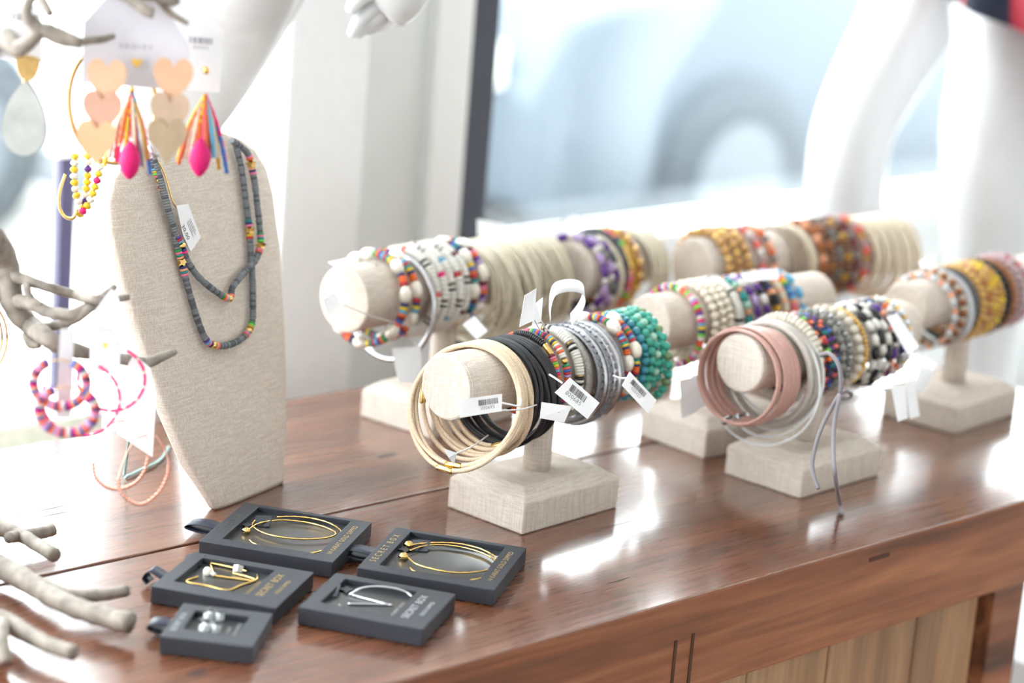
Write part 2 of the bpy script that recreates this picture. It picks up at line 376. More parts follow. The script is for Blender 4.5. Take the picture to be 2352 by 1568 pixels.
for nm, g in (('window_frame', box(2.017, 2.071, 2.14, 2.24, 0.0, 2.62)), ('window_frame', box(4.6, 4.66, 2.14, 2.24, 0.965, 2.62))):
    struct(nm, g, FRAMEM, .003, w1)
w2 = struct('window_2', box(1.477, 1.72, 2.195, 2.203, 0.838, 2.62), GLASS)
w3 = struct('window_3', box(-1.2, 1.455, 2.195, 2.203, 0.838, 2.62), GLASS)
struct('window_frame', box(1.458, 1.477, 2.19, 2.206, 0.838, 1.11), FRAMEP, .002, w3)
struct('window_frame', box(1.450, 1.482, 2.185, 2.21, 1.11, 2.62), WHITE, .002, w3)
struct('window_frame', box(-1.25, -1.2, 2.16, 2.24, 0.838, 2.62), FRAMEP, .002, w3)

# cars parked outside the shop window
def car(loc, rz, paint, label):
    root = empty('parked_car', loc, label, 'car'); root.rotation_euler = (0, 0, rz)
    prof = [(-2.2, .28), (-2.25, .62), (-2.1, .86), (-1.25, .98), (-.55, 1.48), (.85, 1.52), (1.6, 1.02), (2.15, .92), (2.22, .6), (2.2, .28)]
    V, Fc = [], []; k = len(prof)
    for y, s in ((-.88, 0), (-.80, 1), (.80, 1), (.88, 0)):
        for x, z in prof:
            inset = max(0, z - .95) * .28
            V.append((x, math.copysign(abs(y) - inset, y), z + (.03 if s else 0)))
    for r in range(3):
        for i in range(k): Fc.append((r * k + i, r * k + (i + 1) % k, (r + 1) * k + (i + 1) % k, (r + 1) * k + i))
    Fc.append(tuple(range(k - 1, -1, -1))); Fc.append(tuple(3 * k + i for i in range(k)))
    bevel_mesh(mesh_obj('body', V, Fc, paint, root, True), .03, 3)
    gl = mat('car_glass', (40, 56, 74), .08, vary=0, coat=.5)
    for sy in (-1, 1):
        y = sy * .80
        for x0, x1 in ((-1.0, -.1), (-.03, .85)):
            mesh_obj('side_window', [(x0 + (-.05 if x0 < -.5 else 0), y + sy * .065, 1.0), (x1 + (.35 if x1 > .5 else 0), y + sy * .065, 1.0), (x1, y - sy * .06, 1.42), (x0 + (.45 if x0 < -.5 else 0), y - sy * .06, 1.42)], [(0, 1, 2, 3)], gl, root)
        for x in (-1.38, 1.38):
            tv, tf = lathe([(.20, -.1), (.33, -.1), (.34, -.06), (.34, .06), (.33, .1), (.20, .1)], 24)
            t = mesh_obj('tyre', tv, tf, mat('tyre_rubber', (58, 66, 74), .8), root, True); t.location = (x, sy * .83, .34); t.rotation_euler = (PI / 2, 0, 0)
            hv, hf = lathe([(.02, -.11), (.19, -.11), (.2, -.08), (.2, .11), (.05, .115)], 16)
            h_ = mesh_obj('hubcap', hv, hf, mat('hub_silver', (92, 100, 108), .5, .2), t, False)
        mesh_obj('door_handle', *box(-.25, -.1, sy * .885 - .01, sy * .885 + .01, .88, .91), mat('hub_silver'), root)
    for x in (-2.27, 2.23): mesh_obj('lamp', *box(x - .02, x + .03, -.75, -.45, .66, .78), mat('car_lamp', (230, 230, 225), .1, coat=.6), root); mesh_obj('lamp', *box(x - .02, x + .03, .45, .75, .66, .78), mat('car_lamp'), root)
    return root
car((6.858, 5.495, -.02), 0.0, mat('car_paint_silver_blue', (68, 79, 90), .55, .0, vary=0, coat=.1), 'silver blue car parked outside beyond the window glass')
car((2.2, 6.9, -.02), 0.0, mat('car_paint_white', (226, 228, 230), .25, vary=0, coat=.8), 'white car added outside at left to whiten the blown-out window')  # added white body, stands in for the overexposed brightness behind the left window

# ------------------------------------------------------------------ table
tb = empty('display_table', (1.35, 1.55, 0.0), 'long brown varnished wooden table carrying all the jewellery stands', 'table'); TO = tb.location.copy()
def two_mat(o, m2, pick):
    o.data.materials.append(m2)
    for p in o.data.polygons:
        if pick(p): p.material_index = 1
o = geo_obj('plank', box(0.25, 2.35, 1.232, 1.5635, 0.8075, TOP), WOOD, tb, off=TO); two_mat(o, WOOD_EDGE, lambda p: p.normal.z < .5); bevel_mesh(o, .0025)
tag(o, 'front plank with thick rough-sawn edge')
o = geo_obj('plank', box(0.25, 2.35, 1.5665, 1.875, 0.86, TOP), WOOD, tb, off=TO); bevel_mesh(o, .0015)
for i, (x0, x1) in enumerate(((0.55, 0.72), (0.722, 0.90), (0.902, 1.08), (1.082, 1.26), (1.262, 1.44), (1.442, 1.60), (1.602, 1.72), (1.722, 1.86), (1.862, 1.965))):
    o = geo_obj('side_board', box(x0, x1, 1.262, 1.28, 0.08, 0.8075), WOOD_PANEL, tb, off=TO)
    bevel_mesh(o, .002)
for x, y in ((0.5, 1.25), (1.975, 1.25), (0.5, 1.80), (2.26, 1.80)):
    o = geo_obj('leg', box(x, x + .055, y, y + .055, 0.0, 0.8075 if y < 1.5 else .86), WOOD_EDGE, tb, off=TO); bevel_mesh(o, .002)
# dents and saw marks on the front edge
for x, z, wd, ht in ((1.459, .822, .0035, .062), (1.481, .825, .0035, .060), (1.741, .8752, .030, .004)):
    geo_obj('saw_mark', box(x - wd / 2, x + wd / 2, 1.2312, 1.2335, z - ht / 2 + .01, z + ht / 2 + .01), mat('dark_saw_mark', (84, 50, 34), .8), tb, off=TO)
# a knot and drying cracks in the top planks
KN = mat('dark_knot', (58, 34, 24), .4, vary=.2, scale=120, coat=.6)
for x, y, a, b, rz in ((1.507, 1.672, .013, .0045, .05), (1.02, 1.33, .010, .004, .1)):
    pv = [(x + a * math.cos(t) * math.cos(rz) - b * math.sin(t) * math.sin(rz), y + a * math.cos(t) * math.sin(rz) + b * math.sin(t), TOP + .0002) for t in [2 * PI * i / 20 for i in range(20)]]
    mesh_obj('knot', pv, [tuple(range(20))], KN, tb, False, TO)
for x0, x1, y, th in ((1.03, 1.12, 1.742, .0016), (1.06, 1.20, 1.705, .0012), (1.10, 1.17, 1.690, .0010), (1.432, 1.466, 1.295, .0010), (1.385, 1.42, 1.289, .0007), (1.52, 1.60, 1.40, .0009)):
    pv = [(x0, y, TOP + .0002), ((x0 + x1) / 2, y - th, TOP + .0002), (x1, y + .001, TOP + .0002), ((x0 + x1) / 2, y + th, TOP + .0002)]
    mesh_obj('crack', pv, [(0, 1, 2, 3)], KN, tb, False, TO)
# white display plinth past the right end of the table
pl = geo_obj('display_plinth', box(2.37, 3.9, 1.0, 2.07, 0.0, 0.56), WHITE); bevel_mesh(pl, .004); tag(pl, 'white plinth at the right end of the table under the mannequin', 'plinth')

# ------------------------------------------------------------------ bracelet stands
class St: pass
def stand(near, yaw, W_, D_, s0, s1, z, R0, phrase, label, base=True, tiltz=0.0):
    st = St(); st.yaw = yaw; st.phrase = phrase; st.R = R0
    ex = Vector((math.cos(yaw), math.sin(yaw), 0)); ey = Vector((-math.sin(yaw), math.cos(yaw), 0))
    c = Vector((near[0], near[1], TOP)) + ex * W_ / 2 + ey * D_ / 2
    st.c = c; st.ex = ex; st.z = z; st.dz = tiltz
    root = empty('bracelet_stand', c, label, 'jewellery stand', None); root.rotation_euler = (0, 0, yaw)
    hw, hd = W_ / 2, D_ / 2; h1, h2, b = .030, .040, .014
    ring = [(-hw, -hd, 0), (hw, -hd, 0), (hw, hd, 0), (-hw, hd, 0)]
    V = ring + [(x, y, h1) for x, y, _ in ring] + [(x - math.copysign(b, x), y - math.copysign(b, y), h2) for x, y, _ in ring]
    Fc = [(3, 2, 1, 0), (8, 9, 10, 11)] + [(r * 4 + i, r * 4 + (i + 1) % 4, (r + 1) * 4 + (i + 1) % 4, (r + 1) * 4 + i) for r in range(2) for i in range(4)]
    bevel_mesh(mesh_obj('base', V, Fc, LINEN, root), .0018, 2)
    mesh_obj('post', *lathe([(.0135, .0395), (.0135, z - R0 * .6)], 20), LINEN, root, True)
    prof = [(.3 * R0, 0), (R0 - .0022, 0), (R0 - .0006, .0007), (R0, .0024), (R0, s1 - s0 - .0024), (R0 - .0006, s1 - s0 - .0007), (R0 - .0022, s1 - s0), (.3 * R0, s1 - s0)]
    V, Fc = lathe(prof, 48)
    o = mesh_obj('bar', [(v[2] + s0, v[0], v[1] + z + (v[2] + s0) * tiltz) for v in V], Fc, LINEN, root, True)
    for p in o.data.polygons:
        if len(p.vertices) > 4 or abs(p.normal.x) > .9: p.use_smooth = False
    md = o.modifiers.new('split', 'EDGE_SPLIT'); md.split_angle = math.radians(50)
    mesh_obj('rim_seam', *tube([(s0 + .004, (R0 + .0001) * math.cos(a), z + (s0 + .004) * tiltz + (R0 + .0001) * math.sin(a)) for a in [2 * PI * i / 40 for i in range(40)]], .0006, 5, closed=True), LINEN, root, True)
    return st
r_ = math.radians
S1 = stand((1.4572, 1.4258), r_(3.8), .136, .0953, -.134, .138, .139, .0300, 'centre front stand', 'linen T-bar bracelet stand at centre front, beige and black cords on it')
S2 = stand((1.7739, 1.3574), r_(3.2), .136, .0953, -.127, .150, .136, .0290, 'right front stand', 'linen T-bar bracelet stand at right front with the pink leather cuff')
S3 = stand((1.7870, 1.4963), r_(-1.9), .136, .0953, -.119, .140, .139, .0295, 'middle rear stand', 'linen T-bar bracelet stand just behind the turquoise beads, between the front stands')
S4 = stand((2.1093, 1.4134), r_(5.5), .136, .0953, -.128, .17, .141, .0275, 'right edge stand', 'linen T-bar bracelet stand at the right edge of the photo')
S5 = stand((1.5830, 1.6900), r_(7.0), .136, .100, -.160, .160, .150, .0335, 'back left stand', 'linen T-bar bracelet stand at back left in front of the white pier')
S7 = stand((1.8700, 1.7020), r_(9.0), .120, .0953, -.105, .034, .142, .0325, 'back centre stand', 'linen T-bar bracelet stand behind the back left one, pale bangles at its far end')
S6 = stand((2.0690, 1.6460), r_(-5.0), .136, .0953, -.165, .185, .139, .0340, 'back right stand', 'linen T-bar bracelet stand at back right below the mannequin legs')

NLAB = {}
def ring_root(st, s, rc, t, name, label, cat='bracelet', group=None, yaw=0, tilt=0, shift=0.0):
    lab = label.replace('%', st.phrase)
    R_ = Matrix.Rotation(st.yaw, 3, 'Z')
    Rl = R_ @ Matrix.Rotation(r_(yaw), 3, 'Z') @ Matrix.Rotation(r_(tilt), 3, 'Y')
    # the ring hangs from the top line of the bar and swings about it
    cosn = max(.5, math.cos(r_(yaw)) * math.cos(r_(tilt)))
    topp = st.c + st.ex * s + Vector((0, 0, st.z + s * st.dz + st.R + t / 2 + .0006 + abs(math.sin(r_(yaw))) * .0005))
    c = topp + Rl @ Vector((0, shift, -rc))
    o = empty(name, c, lab, cat, group); o.rotation_euler = Rl.to_euler()
    return o
def ring_path(rc, n=48, wob=0.0, wy=1.0, seed=0, flat=0.0):
    r = random.Random(seed); p1, p2 = r.random() * 6.28, r.random() * 6.28
    out = []
    for i in range(n):
        a = 2 * PI * i / n
        k = 1 + wob * .3 * math.sin(2 * a + p1)
        out.append(Vector((wob * rc * math.sin(a * 2 + p2) * (1 - math.cos(a)) * .5 + flat * rc * (1 - math.cos(a)), rc * k * math.sin(a) * wy, rc * (1 + (k - 1) * (1 - math.cos(a)) / 2) * math.cos(a))))
    return out
cnt = [0]
def beads(st, s, rc, seq, label, group=None, yaw=0, tilt=0, wy=1.0, wob=.02, name='bead_bracelet', a0=None):
    cnt[0] += 1
    t = max(q[3] for q in seq)
    o = ring_root(st, s, rc, t, name, label, 'bracelet', group, yaw, tilt)
    pth = ring_path(rc, 64, wob, wy, cnt[0])
    k = random.Random(cnt[0]).randrange(64) if a0 is None else a0
    string_beads(o, pth[k:] + pth[:k], seq, closed=True)
    mesh_obj('elastic_thread', *tube(pth, .0006, 4, closed=True), PAL['cream'], o, True)
    return o
def cords(st, s, strands, thick, colr, label, clasp=None, group=None, yaw=0, tilt=0, name='cord_bracelet', metal='gold', clen=.018, wob=.04, wy=1.0, shp=8):
    """strands: list of (offset along bar, radius, extra tilt)"""
    cnt[0] += 1
    rc = strands[0][1]
    o = ring_root(st, s, rc, thick, name, label, 'bracelet', group, yaw, tilt)
    for i, (ds, r1, dt) in enumerate(strands):
        pth = [Vector((p.x + ds + dt * (1 - math.cos(2 * PI * j / 56)) * .5, p.y, p.z + (rc - r1))) for j, p in enumerate(ring_path(r1, 56, wob, wy, cnt[0] * 10 + i))]
        mesh_obj('strand', *tube(pth, thick / 2, shp, closed=True), PAL[colr], o, True)
        if clasp and i < len(clasp):
            j = int(clasp[i] / 360 * 56) % 56; a, b = pth[j], pth[(j + 1) % 56]
            put_bead(o, 'tube', metal, a.lerp(b, .5), b - a, clen, thick * 1.35)
    return o
def bangle(st, s, rc, wd, th, m, label, group=None, yaw=0, tilt=0, name='bangle', n=64, stones=None):
    o = ring_root(st, s, rc, th, name, label, 'bracelet', group, yaw, tilt)
    V, Fc = [], []
    prof = [(-wd / 2, -th * .3), (-wd / 2 * .7, th * .5), (wd / 2 * .7, th * .5), (wd / 2, -th * .3), (wd / 2 * .7, -th * .5), (-wd / 2 * .7, -th * .5)]
    k = len(prof)
    for i in range(n):
        a = 2 * PI * i / n
        for x, d in prof: V.append((x, (rc + d) * math.sin(a), (rc + d) * math.cos(a)))
    for i in range(n):
        for j in range(k): Fc.append((i * k + j, ((i + 1) % n) * k + j, ((i + 1) % n) * k + (j + 1) % k, i * k + (j + 1) % k))
    mesh_obj('band', V, Fc, m, o, True)
    if stones:
        for i in range(stones):
            a = 2 * PI * i / stones
            put_bead(o, 'cube', 'gun', Vector((0, (rc + th * .45) * math.sin(a), (rc + th * .45) * math.cos(a))), Vector((0, math.cos(a), -math.sin(a))), 2 * PI * rc / stones * .72, min(wd * .8, .004))
    return o
def H(colours, ln=.0024, dia=.0070): return [('disc', c, ln, dia) for c in colours]
RAIN = 'orange orange navy yellow teal red sky purple orange green coral blue maroon orange sky yellow navy red'.split()
def pearls(colours, per, dia=.0105, ln=.015, hd=.0072, hl=.0025):
    seq = []
    for i, c in enumerate(colours):
        if i % per == 0: seq.append(('barrel', 'pearl', ln, dia))
        seq.append(('disc', c, hl, hd))
    return seq

# --- centre front stand
cords(S1, -.093, [(0, .0535, -.030), (.003, .0550, -.036), (.006, .0520, -.012), (-.003, .0530, -.020), (.009, .0505, -.003)], .0046, 'beigec', 'outer beige cord wrap bracelet swinging out over the face of the %', clasp=[186, 176, 96, 200, 214], yaw=15, tilt=5, wob=.07)
cords(S1, -.080, [(0, .0490, 0), (.005, .0475, .004), (-.005, .0505, -.008), (.002, .0515, -.004)], .0048, 'beigec', 'inner beige cord wrap bracelet next to the black cords on the %', clasp=[110, 205], yaw=7, tilt=2, wob=.07)
cords(S1, -.062, [(0, .0480, 0), (.0045, .0490, .006), (-.0045, .0470, 0), (.002, .0505, .008)], .0046, 'blackc', 'black cord wrap bracelet beside the beige cords on the %', clasp=[84, 112, 60], yaw=8, tilt=2, wob=.05)
cords(S1, -.046, [(0, .0475, 0), (.0045, .0465, 0), (-.0045, .0485, .003), (.006, .0480, .004)], .0046, 'blackc', 'black cord wrap bracelet with gold tubes nearest the coloured discs on the %', clasp=[58, 96, 110], yaw=7, tilt=0, wob=.05, clen=.022)
beads(S1, -.028, .0375, H('orange orange hot sky coral yellow lime coral pink maroon'.split(), .0024, .0068) + [('tube', 'gold', .012, .006)] + H(['black'] * 16, .0022, .0072), 'rainbow and black disc bracelet with a gold tube on the %', yaw=4, a0=10)
beads(S1, -.014, .0385, H('hot pink orange lilac red blue coral green'.split(), .0024, .0072) + [('nugget', 'gold', .006, .007)] + H('white white orange white coral white yellow navy yellow sky orange navy red teal purple orange blue green lime'.split(), .0024, .0072), 'pink, white and rainbow disc bracelet with gold nuggets on the %', yaw=3)
beads(S1, .003, .0395, H('white white white white white white white white white black white black'.split(), .0025, .0090) + [('disc', 'gold', .002, .007)], 'chunky white disc bracelet with black stripes on the %', yaw=3)
bangle(S1, .016, .0415, .010, .0035, GLIT, 'wide glittering silver mesh bangle on the %')
for i, (s, rc, m, stn, lb) in enumerate(((.026, .0440, GUN, 44, 'dark stone-set silver bangle nearest the mesh bangle on the %'), (.033, .0455, SILVER, None, 'plain bright silver bangle between stone-set ones on the %'), (.040, .0460, GUN, 40, 'middle stone-set gunmetal bangle on the %'), (.047, .0455, SILVER, 36, 'silver bangle with square dark stones on the %'), (.054, .0465, SILVER, None, 'large plain silver bangle hanging lowest on the %'), (.060, .0445, GUN, None, 'thin hammered gunmetal bangle before the pearl bracelets on the %'))):
    bangle(S1, s, rc, .0055, .0042, m, lb, 'silver bangles on the centre front stand', yaw=2 + i % 2, tilt=-1 + i * .6, stones=stn)
beads(S1, .073, .0390, pearls(RAIN, 9, .0125, .0165), 'rainbow disc bracelet with baroque pearls, nearer one on the %', yaw=3, a0=7)
beads(S1, .086, .0400, pearls(RAIN[5:] + RAIN[:5], 9, .0125, .0165), 'rainbow disc bracelet with baroque pearls, next to the turquoise on the %', yaw=1, a0=30)
beads(S1, .099, .0400, [('ball', 'turqb', .0088, .0092)] * 3 + [('disc', 'turqb', .004, .0085), ('ball', 'turqb', .0088, .0092)], 'blue turquoise round bead bracelet on the %')
beads(S1, .109, .0400, [('ball', 'turq', .0088, .0092)], 'green turquoise round bead bracelet beside the blue one on the %')
beads(S1, .118, .0395, [('ball', 'turql', .0085, .0088), ('ball', 'turq', .0088, .0092)], 'pale green faceted bead bracelet among the turquoise on the %')
beads(S1, .127, .0390, [('ball', 'turq', .0088, .0092)] * 2, 'second green turquoise bead bracelet farther along the %')
beads(S1, .134, .0440, [('ball', 'turq', .0092, .0096), ('ball', 'turq', .0092, .0096), ('ball', 'olive', .0092, .0096)], 'green and olive round bead bracelet swinging off the far end of the %', yaw=-10, tilt=-6)

# --- right front stand
o = ring_root(S2, -.106, .0455, .0022, 'leather_cuff', 'dusty pink leather cuff of five bands over the face of the %', 'bracelet', None, 4, 4)
for k in range(5):
    rc = .0455 + .0008 * ((k * 3) % 4); V, Fc = [], []; pr = [(-.0041, 0), (-.0032, .0011), (.0032, .0011), (.0041, 0), (.0032, -.0011), (-.0032, -.0011)]
    for i in range(64):
        a = 2 * PI * i / 64
        for x, dd in pr: V.append((x - .019 + k * .0088, (rc + dd) * math.sin(a), (rc + dd) * math.cos(a)))
    for i in range(64):
        for j in range(6): Fc.append((i * 6 + j, ((i + 1) % 64) * 6 + j, ((i + 1) % 64) * 6 + (j + 1) % 6, i * 6 + (j + 1) % 6))
    mesh_obj('leather_band', V, Fc, PAL['rosel'], o, True)
for k in range(2): put_bead(o, 'tube', 'silver', Vector((-.010 + k * .022, .010, -.0462)), Vector((1, .1, 0)), .020, .0085)
cords(S2, -.078, [(0, .0500, 0), (.006, .0510, .004), (.012, .0500, .008)], .0064, 'ashl', 'pale ash leather wrap bracelet behind the pink cuff on the %', yaw=5, tilt=6, name='leather_wrap', wob=.04, clasp=[170], metal='silver')
cords(S2, -.066, [(0, .0440, 0), (.004, .0560, -.008), (-.004, .0590, -.012), (.002, .0530, .006)], .0022, 'clearc', 'clear seed-bead loops dangling below the %', yaw=8, tilt=8, name='seed_bead_loops', wob=.08)
beads(S2, -.056, .0400, [('disc', 'sand', .0055, .0120), ('disc', 'sand', .0048, .0115)], 'chunky off-white clay disc bracelet on the %', yaw=4)
for i, (s, rc, sq, lb) in enumerate(((-.046, .0385, 'black black peach black orange black red black mustard', 'black bead bracelet with peach accents on the %'), (-.038, .0395, 'black navy black orange black lime black red coral black', 'black and navy bead bracelet with red and lime accents on the %'), (-.031, .0390, 'black purple black teal navy orange black purple', 'black, purple and teal seed bead bracelet on the %'), (-.024, .0395, 'navy black coral black purple black blue', 'navy and black seed bead bracelet with coral specks on the %'))):
    beads(S2, s, rc, [('cube' if c in ('peach', 'mustard', 'orange') else 'disc', c, .004, .0078) for c in sq.split()], lb, 'dark bead bracelets on the right front stand', yaw=4)
beads(S2, -.011, .0400, [('ball', 'stone', .0100, .0104), ('ball', 'stone', .0085, .0088)], 'grey stone round bead bracelet on the %')
beads(S2, .002, .0390, [('ball', 'stone', .0085, .0088), ('disc', 'silver', .003, .007)], 'grey stone bead bracelet with silver spacers on the %')
beads(S2, .018, .0400, [('ball', 'sand', .0100, .0104)], 'cream round bead bracelet beside the gold chain on the %')
beads(S2, .032, .0385, [('nugget', 'gold', .0042, .0068)], 'thick gold rope chain bracelet on the %')
for i, (s, lb) in enumerate(((.046, 'zebra black and white bead bracelet nearest the gold chain on the %'), (.057, 'middle zebra bracelet of long black and white beads on the %'), (.068, 'zebra bracelet of black and white beads by the white tag on the %'))):
    beads(S2, s, .0395 + .001 * i, [('barrel', 'black', .014 + .002 * i, .0085), ('barrel', 'white', .012, .0085), ('disc', 'stone', .003, .006), ('barrel', 'white', .011, .008)], lb, 'zebra bead bracelets on the right front stand', yaw=3 - i)
beads(S2, .082, .0400, [('barrel', 'black', .012, .008), ('ball', 'coral', .006, .007), ('barrel', 'maroon', .012, .008), ('ball', 'peach', .006, .007), ('barrel', 'purple', .012, .008), ('ball', 'silver', .006, .007)], 'black, maroon and purple stone bracelet under the white tag on the %')
beads(S2, .097, .0395, [('barrel', 'navy', .011, .008), ('ball', 'white', .007, .008), ('ball', 'orange', .006, .007), ('barrel', 'stone', .011, .008)], 'navy, white and orange bead bracelet near the far end of the %')
beads(S2, .112, .0390, [('ball', 'glassw', .0075, .008), ('ball', 'gold', .005, .006)], 'clear glass and gold bead bracelet at the far end of the %')

# --- middle rear stand
beads(S3, -.084, .0400, H('hot lilac white pink lime coral orange white lime navy yellow sky hot white purple red lime'.split(), .0036, .0080), 'neon rainbow disc bracelet on the %', yaw=3)
for i, (s, lb) in enumerate(((-.062, 'cream round bead bracelet nearest the neon discs on the %'), (-.050, 'cream round bead bracelet in the middle of three on the %'), (-.039, 'cream round bead bracelet farthest of three on the %'))):
    beads(S3, s, .0390, [('ball', 'ivory', .0088 - .0006 * i, .0094)], lb, 'cream bead bracelets on the middle rear stand')
beads(S3, -.025, .0390, [('disc', 'white', .004, .0095)] * 7 + [('disc', 'black', .003, .009)], 'white disc bracelet with black discs on the %')
beads(S3, -.010, .0385, [('ball', 'turql', .008, .009), ('barrel', 'teal', .012, .008), ('ball', 'peach', .006, .007)], 'teal and pale green bead bracelet on the %')
beads(S3, .004, .0385, [('barrel', 'lilac', .012, .008), ('barrel', 'purple', .012, .008), ('barrel', 'white', .012, .008)], 'lilac, purple and white bead bracelet on the %')
beads(S3, .018, .0390, [('barrel', 'white', .012, .0085), ('disc', 'black', .004, .008), ('barrel', 'purple', .010, .008)], 'white and dark purple bead bracelet on the %')
beads(S3, .033, .0390, [('disc', 'black', .004, .009)] * 3 + [('cube', 'peach', .006, .008), ('disc', 'navy', .004, .009), ('cube', 'mustard', .006, .008)], 'black bead bracelet with gold cubes on the %')
beads(S3, .047, .0390, H(['cream', 'cream', 'peach', 'cream'], .003, .009), 'cream and peach disc bracelet on the %')
beads(S3, .060, .0395, H('sky blue green yellow orange coral pink peach sky blue'.split(), .004, .009), 'blue and rainbow disc bracelet on the %')
beads(S3, .074, .0390, [('barrel', 'sky', .013, .0085), ('ball', 'white', .006, .007)], 'light blue barrel bead bracelet on the %')

# --- right edge stand
beads(S4, -.088, .0400, [('ball', 'glassw', .007, .0075), ('ball', 'peach', .006, .007), ('ball', 'silver', .005, .006)], 'clear and peach bead bracelet nearest the face of the %', yaw=4, tilt=4)
beads(S4, -.070, .0395, [('disc', 'sand', .004, .008), ('disc', 'brown', .004, .0085), ('disc', 'copper', .004, .0085)], 'sand and brown disc bracelet on the %', yaw=3)
bangle(S4, -.054, .0400, .014, .005, mat('frosted_silver', (196, 198, 200), .35, .6, vary=.25, scale=900, bump=.8), 'wide frosted silver cuff on the %')
beads(S4, -.040, .0385, [('disc', 'dgrey', .003, .0065)], 'thin dark grey disc bracelet on the %')
for i, (s, lb, sq) in enumerate(((-.026, 'amber glass bead bracelet nearest the grey discs on the %', ['glassy']), (-.013, 'amber and brown bead bracelet on the %', ['glassy', 'copper']), (.000, 'amber and yellow glass bead bracelet on the %', ['glassy', 'yellow', 'glassy']), (.014, 'bright yellow and mustard bead bracelet on the %', ['yellow', 'mustard', 'glassy']))):
    beads(S4, s, .0400, [('ball', c, .0082, .0092) for c in sq], lb, 'amber bead bracelets on the right edge stand')
beads(S4, .030, .0400, [('nugget', 'black', .0075, .0095)], 'black nugget bracelet on the %')
beads(S4, .044, .0390, [('disc', 'copper', .004, .008)], 'copper disc bracelet on the %')
beads(S4, .062, .0395, [('nugget', 'mauve', .009, .010)], 'mauve stone nugget bracelet on the %')
beads(S4, .080, .0395, [('nugget', 'mauve', .009, .010), ('ball', 'red', .006, .007)], 'mauve and red bead bracelet at the far end of the %')

# --- back left stand
beads(S5, -.112, .0455, pearls(RAIN[3:] + RAIN[:3], 7, .013, .018, .0085, .0034), 'rainbow disc bracelet with white pearls, nearest the face of the %', yaw=3, tilt=14, a0=5)
beads(S5, -.099, .0435, pearls(RAIN, 7, .013, .018, .0085, .0034), 'rainbow disc bracelet with white pearls, second on the %', yaw=3, tilt=4, a0=22)
bangle(S5, -.082, .0540, .006, .0045, SILVER, 'large silver bangle hanging low on the %', yaw=4, tilt=6)
for i, (s, lb) in enumerate(((-.070, 'white clay disc bracelet nearest the silver bangle on the %'), (-.058, 'white clay disc bracelet, second after the silver bangle on the %'), (-.046, 'white clay disc bracelet, third after the silver bangle on the %'), (-.034, 'white clay disc bracelet, fourth after the silver bangle on the %'), (-.022, 'white clay disc bracelet next to the rear pearl bracelets on the %'))):
    beads(S5, s, .0425 + .001 * (i % 2), [('disc', 'white', .0045, .0105)] * 6 + [('disc', 'black', .0025, .0095), ('disc', 'white', .003, .0095), ('disc', 'black', .0025, .0095)] + [('disc', 'white', .0045, .0105)] * 5 + [('disc', ('coral', 'hot', 'sky', 'red', 'maroon')[i], .005, .0095)], lb, 'white disc bracelets on the back left stand', yaw=2)
beads(S5, -.008, .0430, pearls('teal red orange blue yellow navy teal blue maroon'.split(), 5, .013, .018, .0085, .004), 'teal and red disc bracelet with pearls on the %', a0=12)
beads(S5, .006, .0435, pearls('lilac purple orange pink maroon teal coral green orange sky'.split(), 5, .013, .018, .0085, .004), 'lilac and orange disc bracelet with pearls on the %', a0=50)
for i in range(13):
    rr = random.Random(i)
    cords(S5, .020 + i * .0102, [(0, .0440 + .008 * rr.random(), 0), (.0034, .0450 + .010 * rr.random(), .012 * rr.random()), (-.0034, .0445 + .012 * rr.random(), -.010 * rr.random()), (.001, .0460 + .018 * rr.random(), .02 * rr.random() - .005)], .0030, 'straw', 'thin straw-coloured metallic thread bangle set in a row on the %', group='straw thread bangles on the back left stand', name='thread_bangle', yaw=2, tilt=-8 + rr.random() * 14, wob=.09, shp=6)

# --- back centre stand
for i, (s, c1, c2, lb) in enumerate(((-.096, 'purple', 'lilac', 'purple and lilac stone bracelet on the %'), (-.085, 'lilac', 'stone', 'lilac and grey chain bracelet on the %'), (-.075, 'dgrey', 'purple', 'dark grey and purple bracelet on the %'))):
    beads(S7, s, .0430, [('barrel', c1, .016, .009), ('barrel', c2, .014, .008), ('nugget', 'white', .007, .008)], lb, 'purple bracelets on the back centre stand', yaw=2)
cords(S7, -.066, [(0, .043, 0), (.004, .044, 0)], .005, 'cream', 'plain cream leather bracelet on the %', name='leather_bracelet')
beads(S7, -.057, .0420, H(['dgrey'] * 5 + ['black'], .004, .010), 'dark grey disc bracelet on the %')
beads(S7, -.048, .0430, H('hot orange lime pink coral pink peach'.split(), .0065, .009) + [('tube', 'gold', .026, .008)] + H('lime navy orange'.split(), .006, .009), 'neon disc bracelet with a gold tube on the %')
beads(S7, -.038, .0430, [('nugget', 'mustard', .008, .009)], 'mustard gold chain bracelet on the %')
beads(S7, -.028, .0430, [('nugget', 'gold', .009, .0095), ('nugget', 'copper', .006, .007)], 'gold knot chain bracelet on the %')
for i in range(4):
    cords(S7, .000 + i * .0085, [(0, .044 + .001 * i, 0), (.0035, .0445, .002), (-.0035, .045, 0)], .0032, 'straw', 'pale straw thread bangle in the cluster at the far end of the %', group='straw thread bangles on the back centre stand', name='thread_bangle', shp=6)

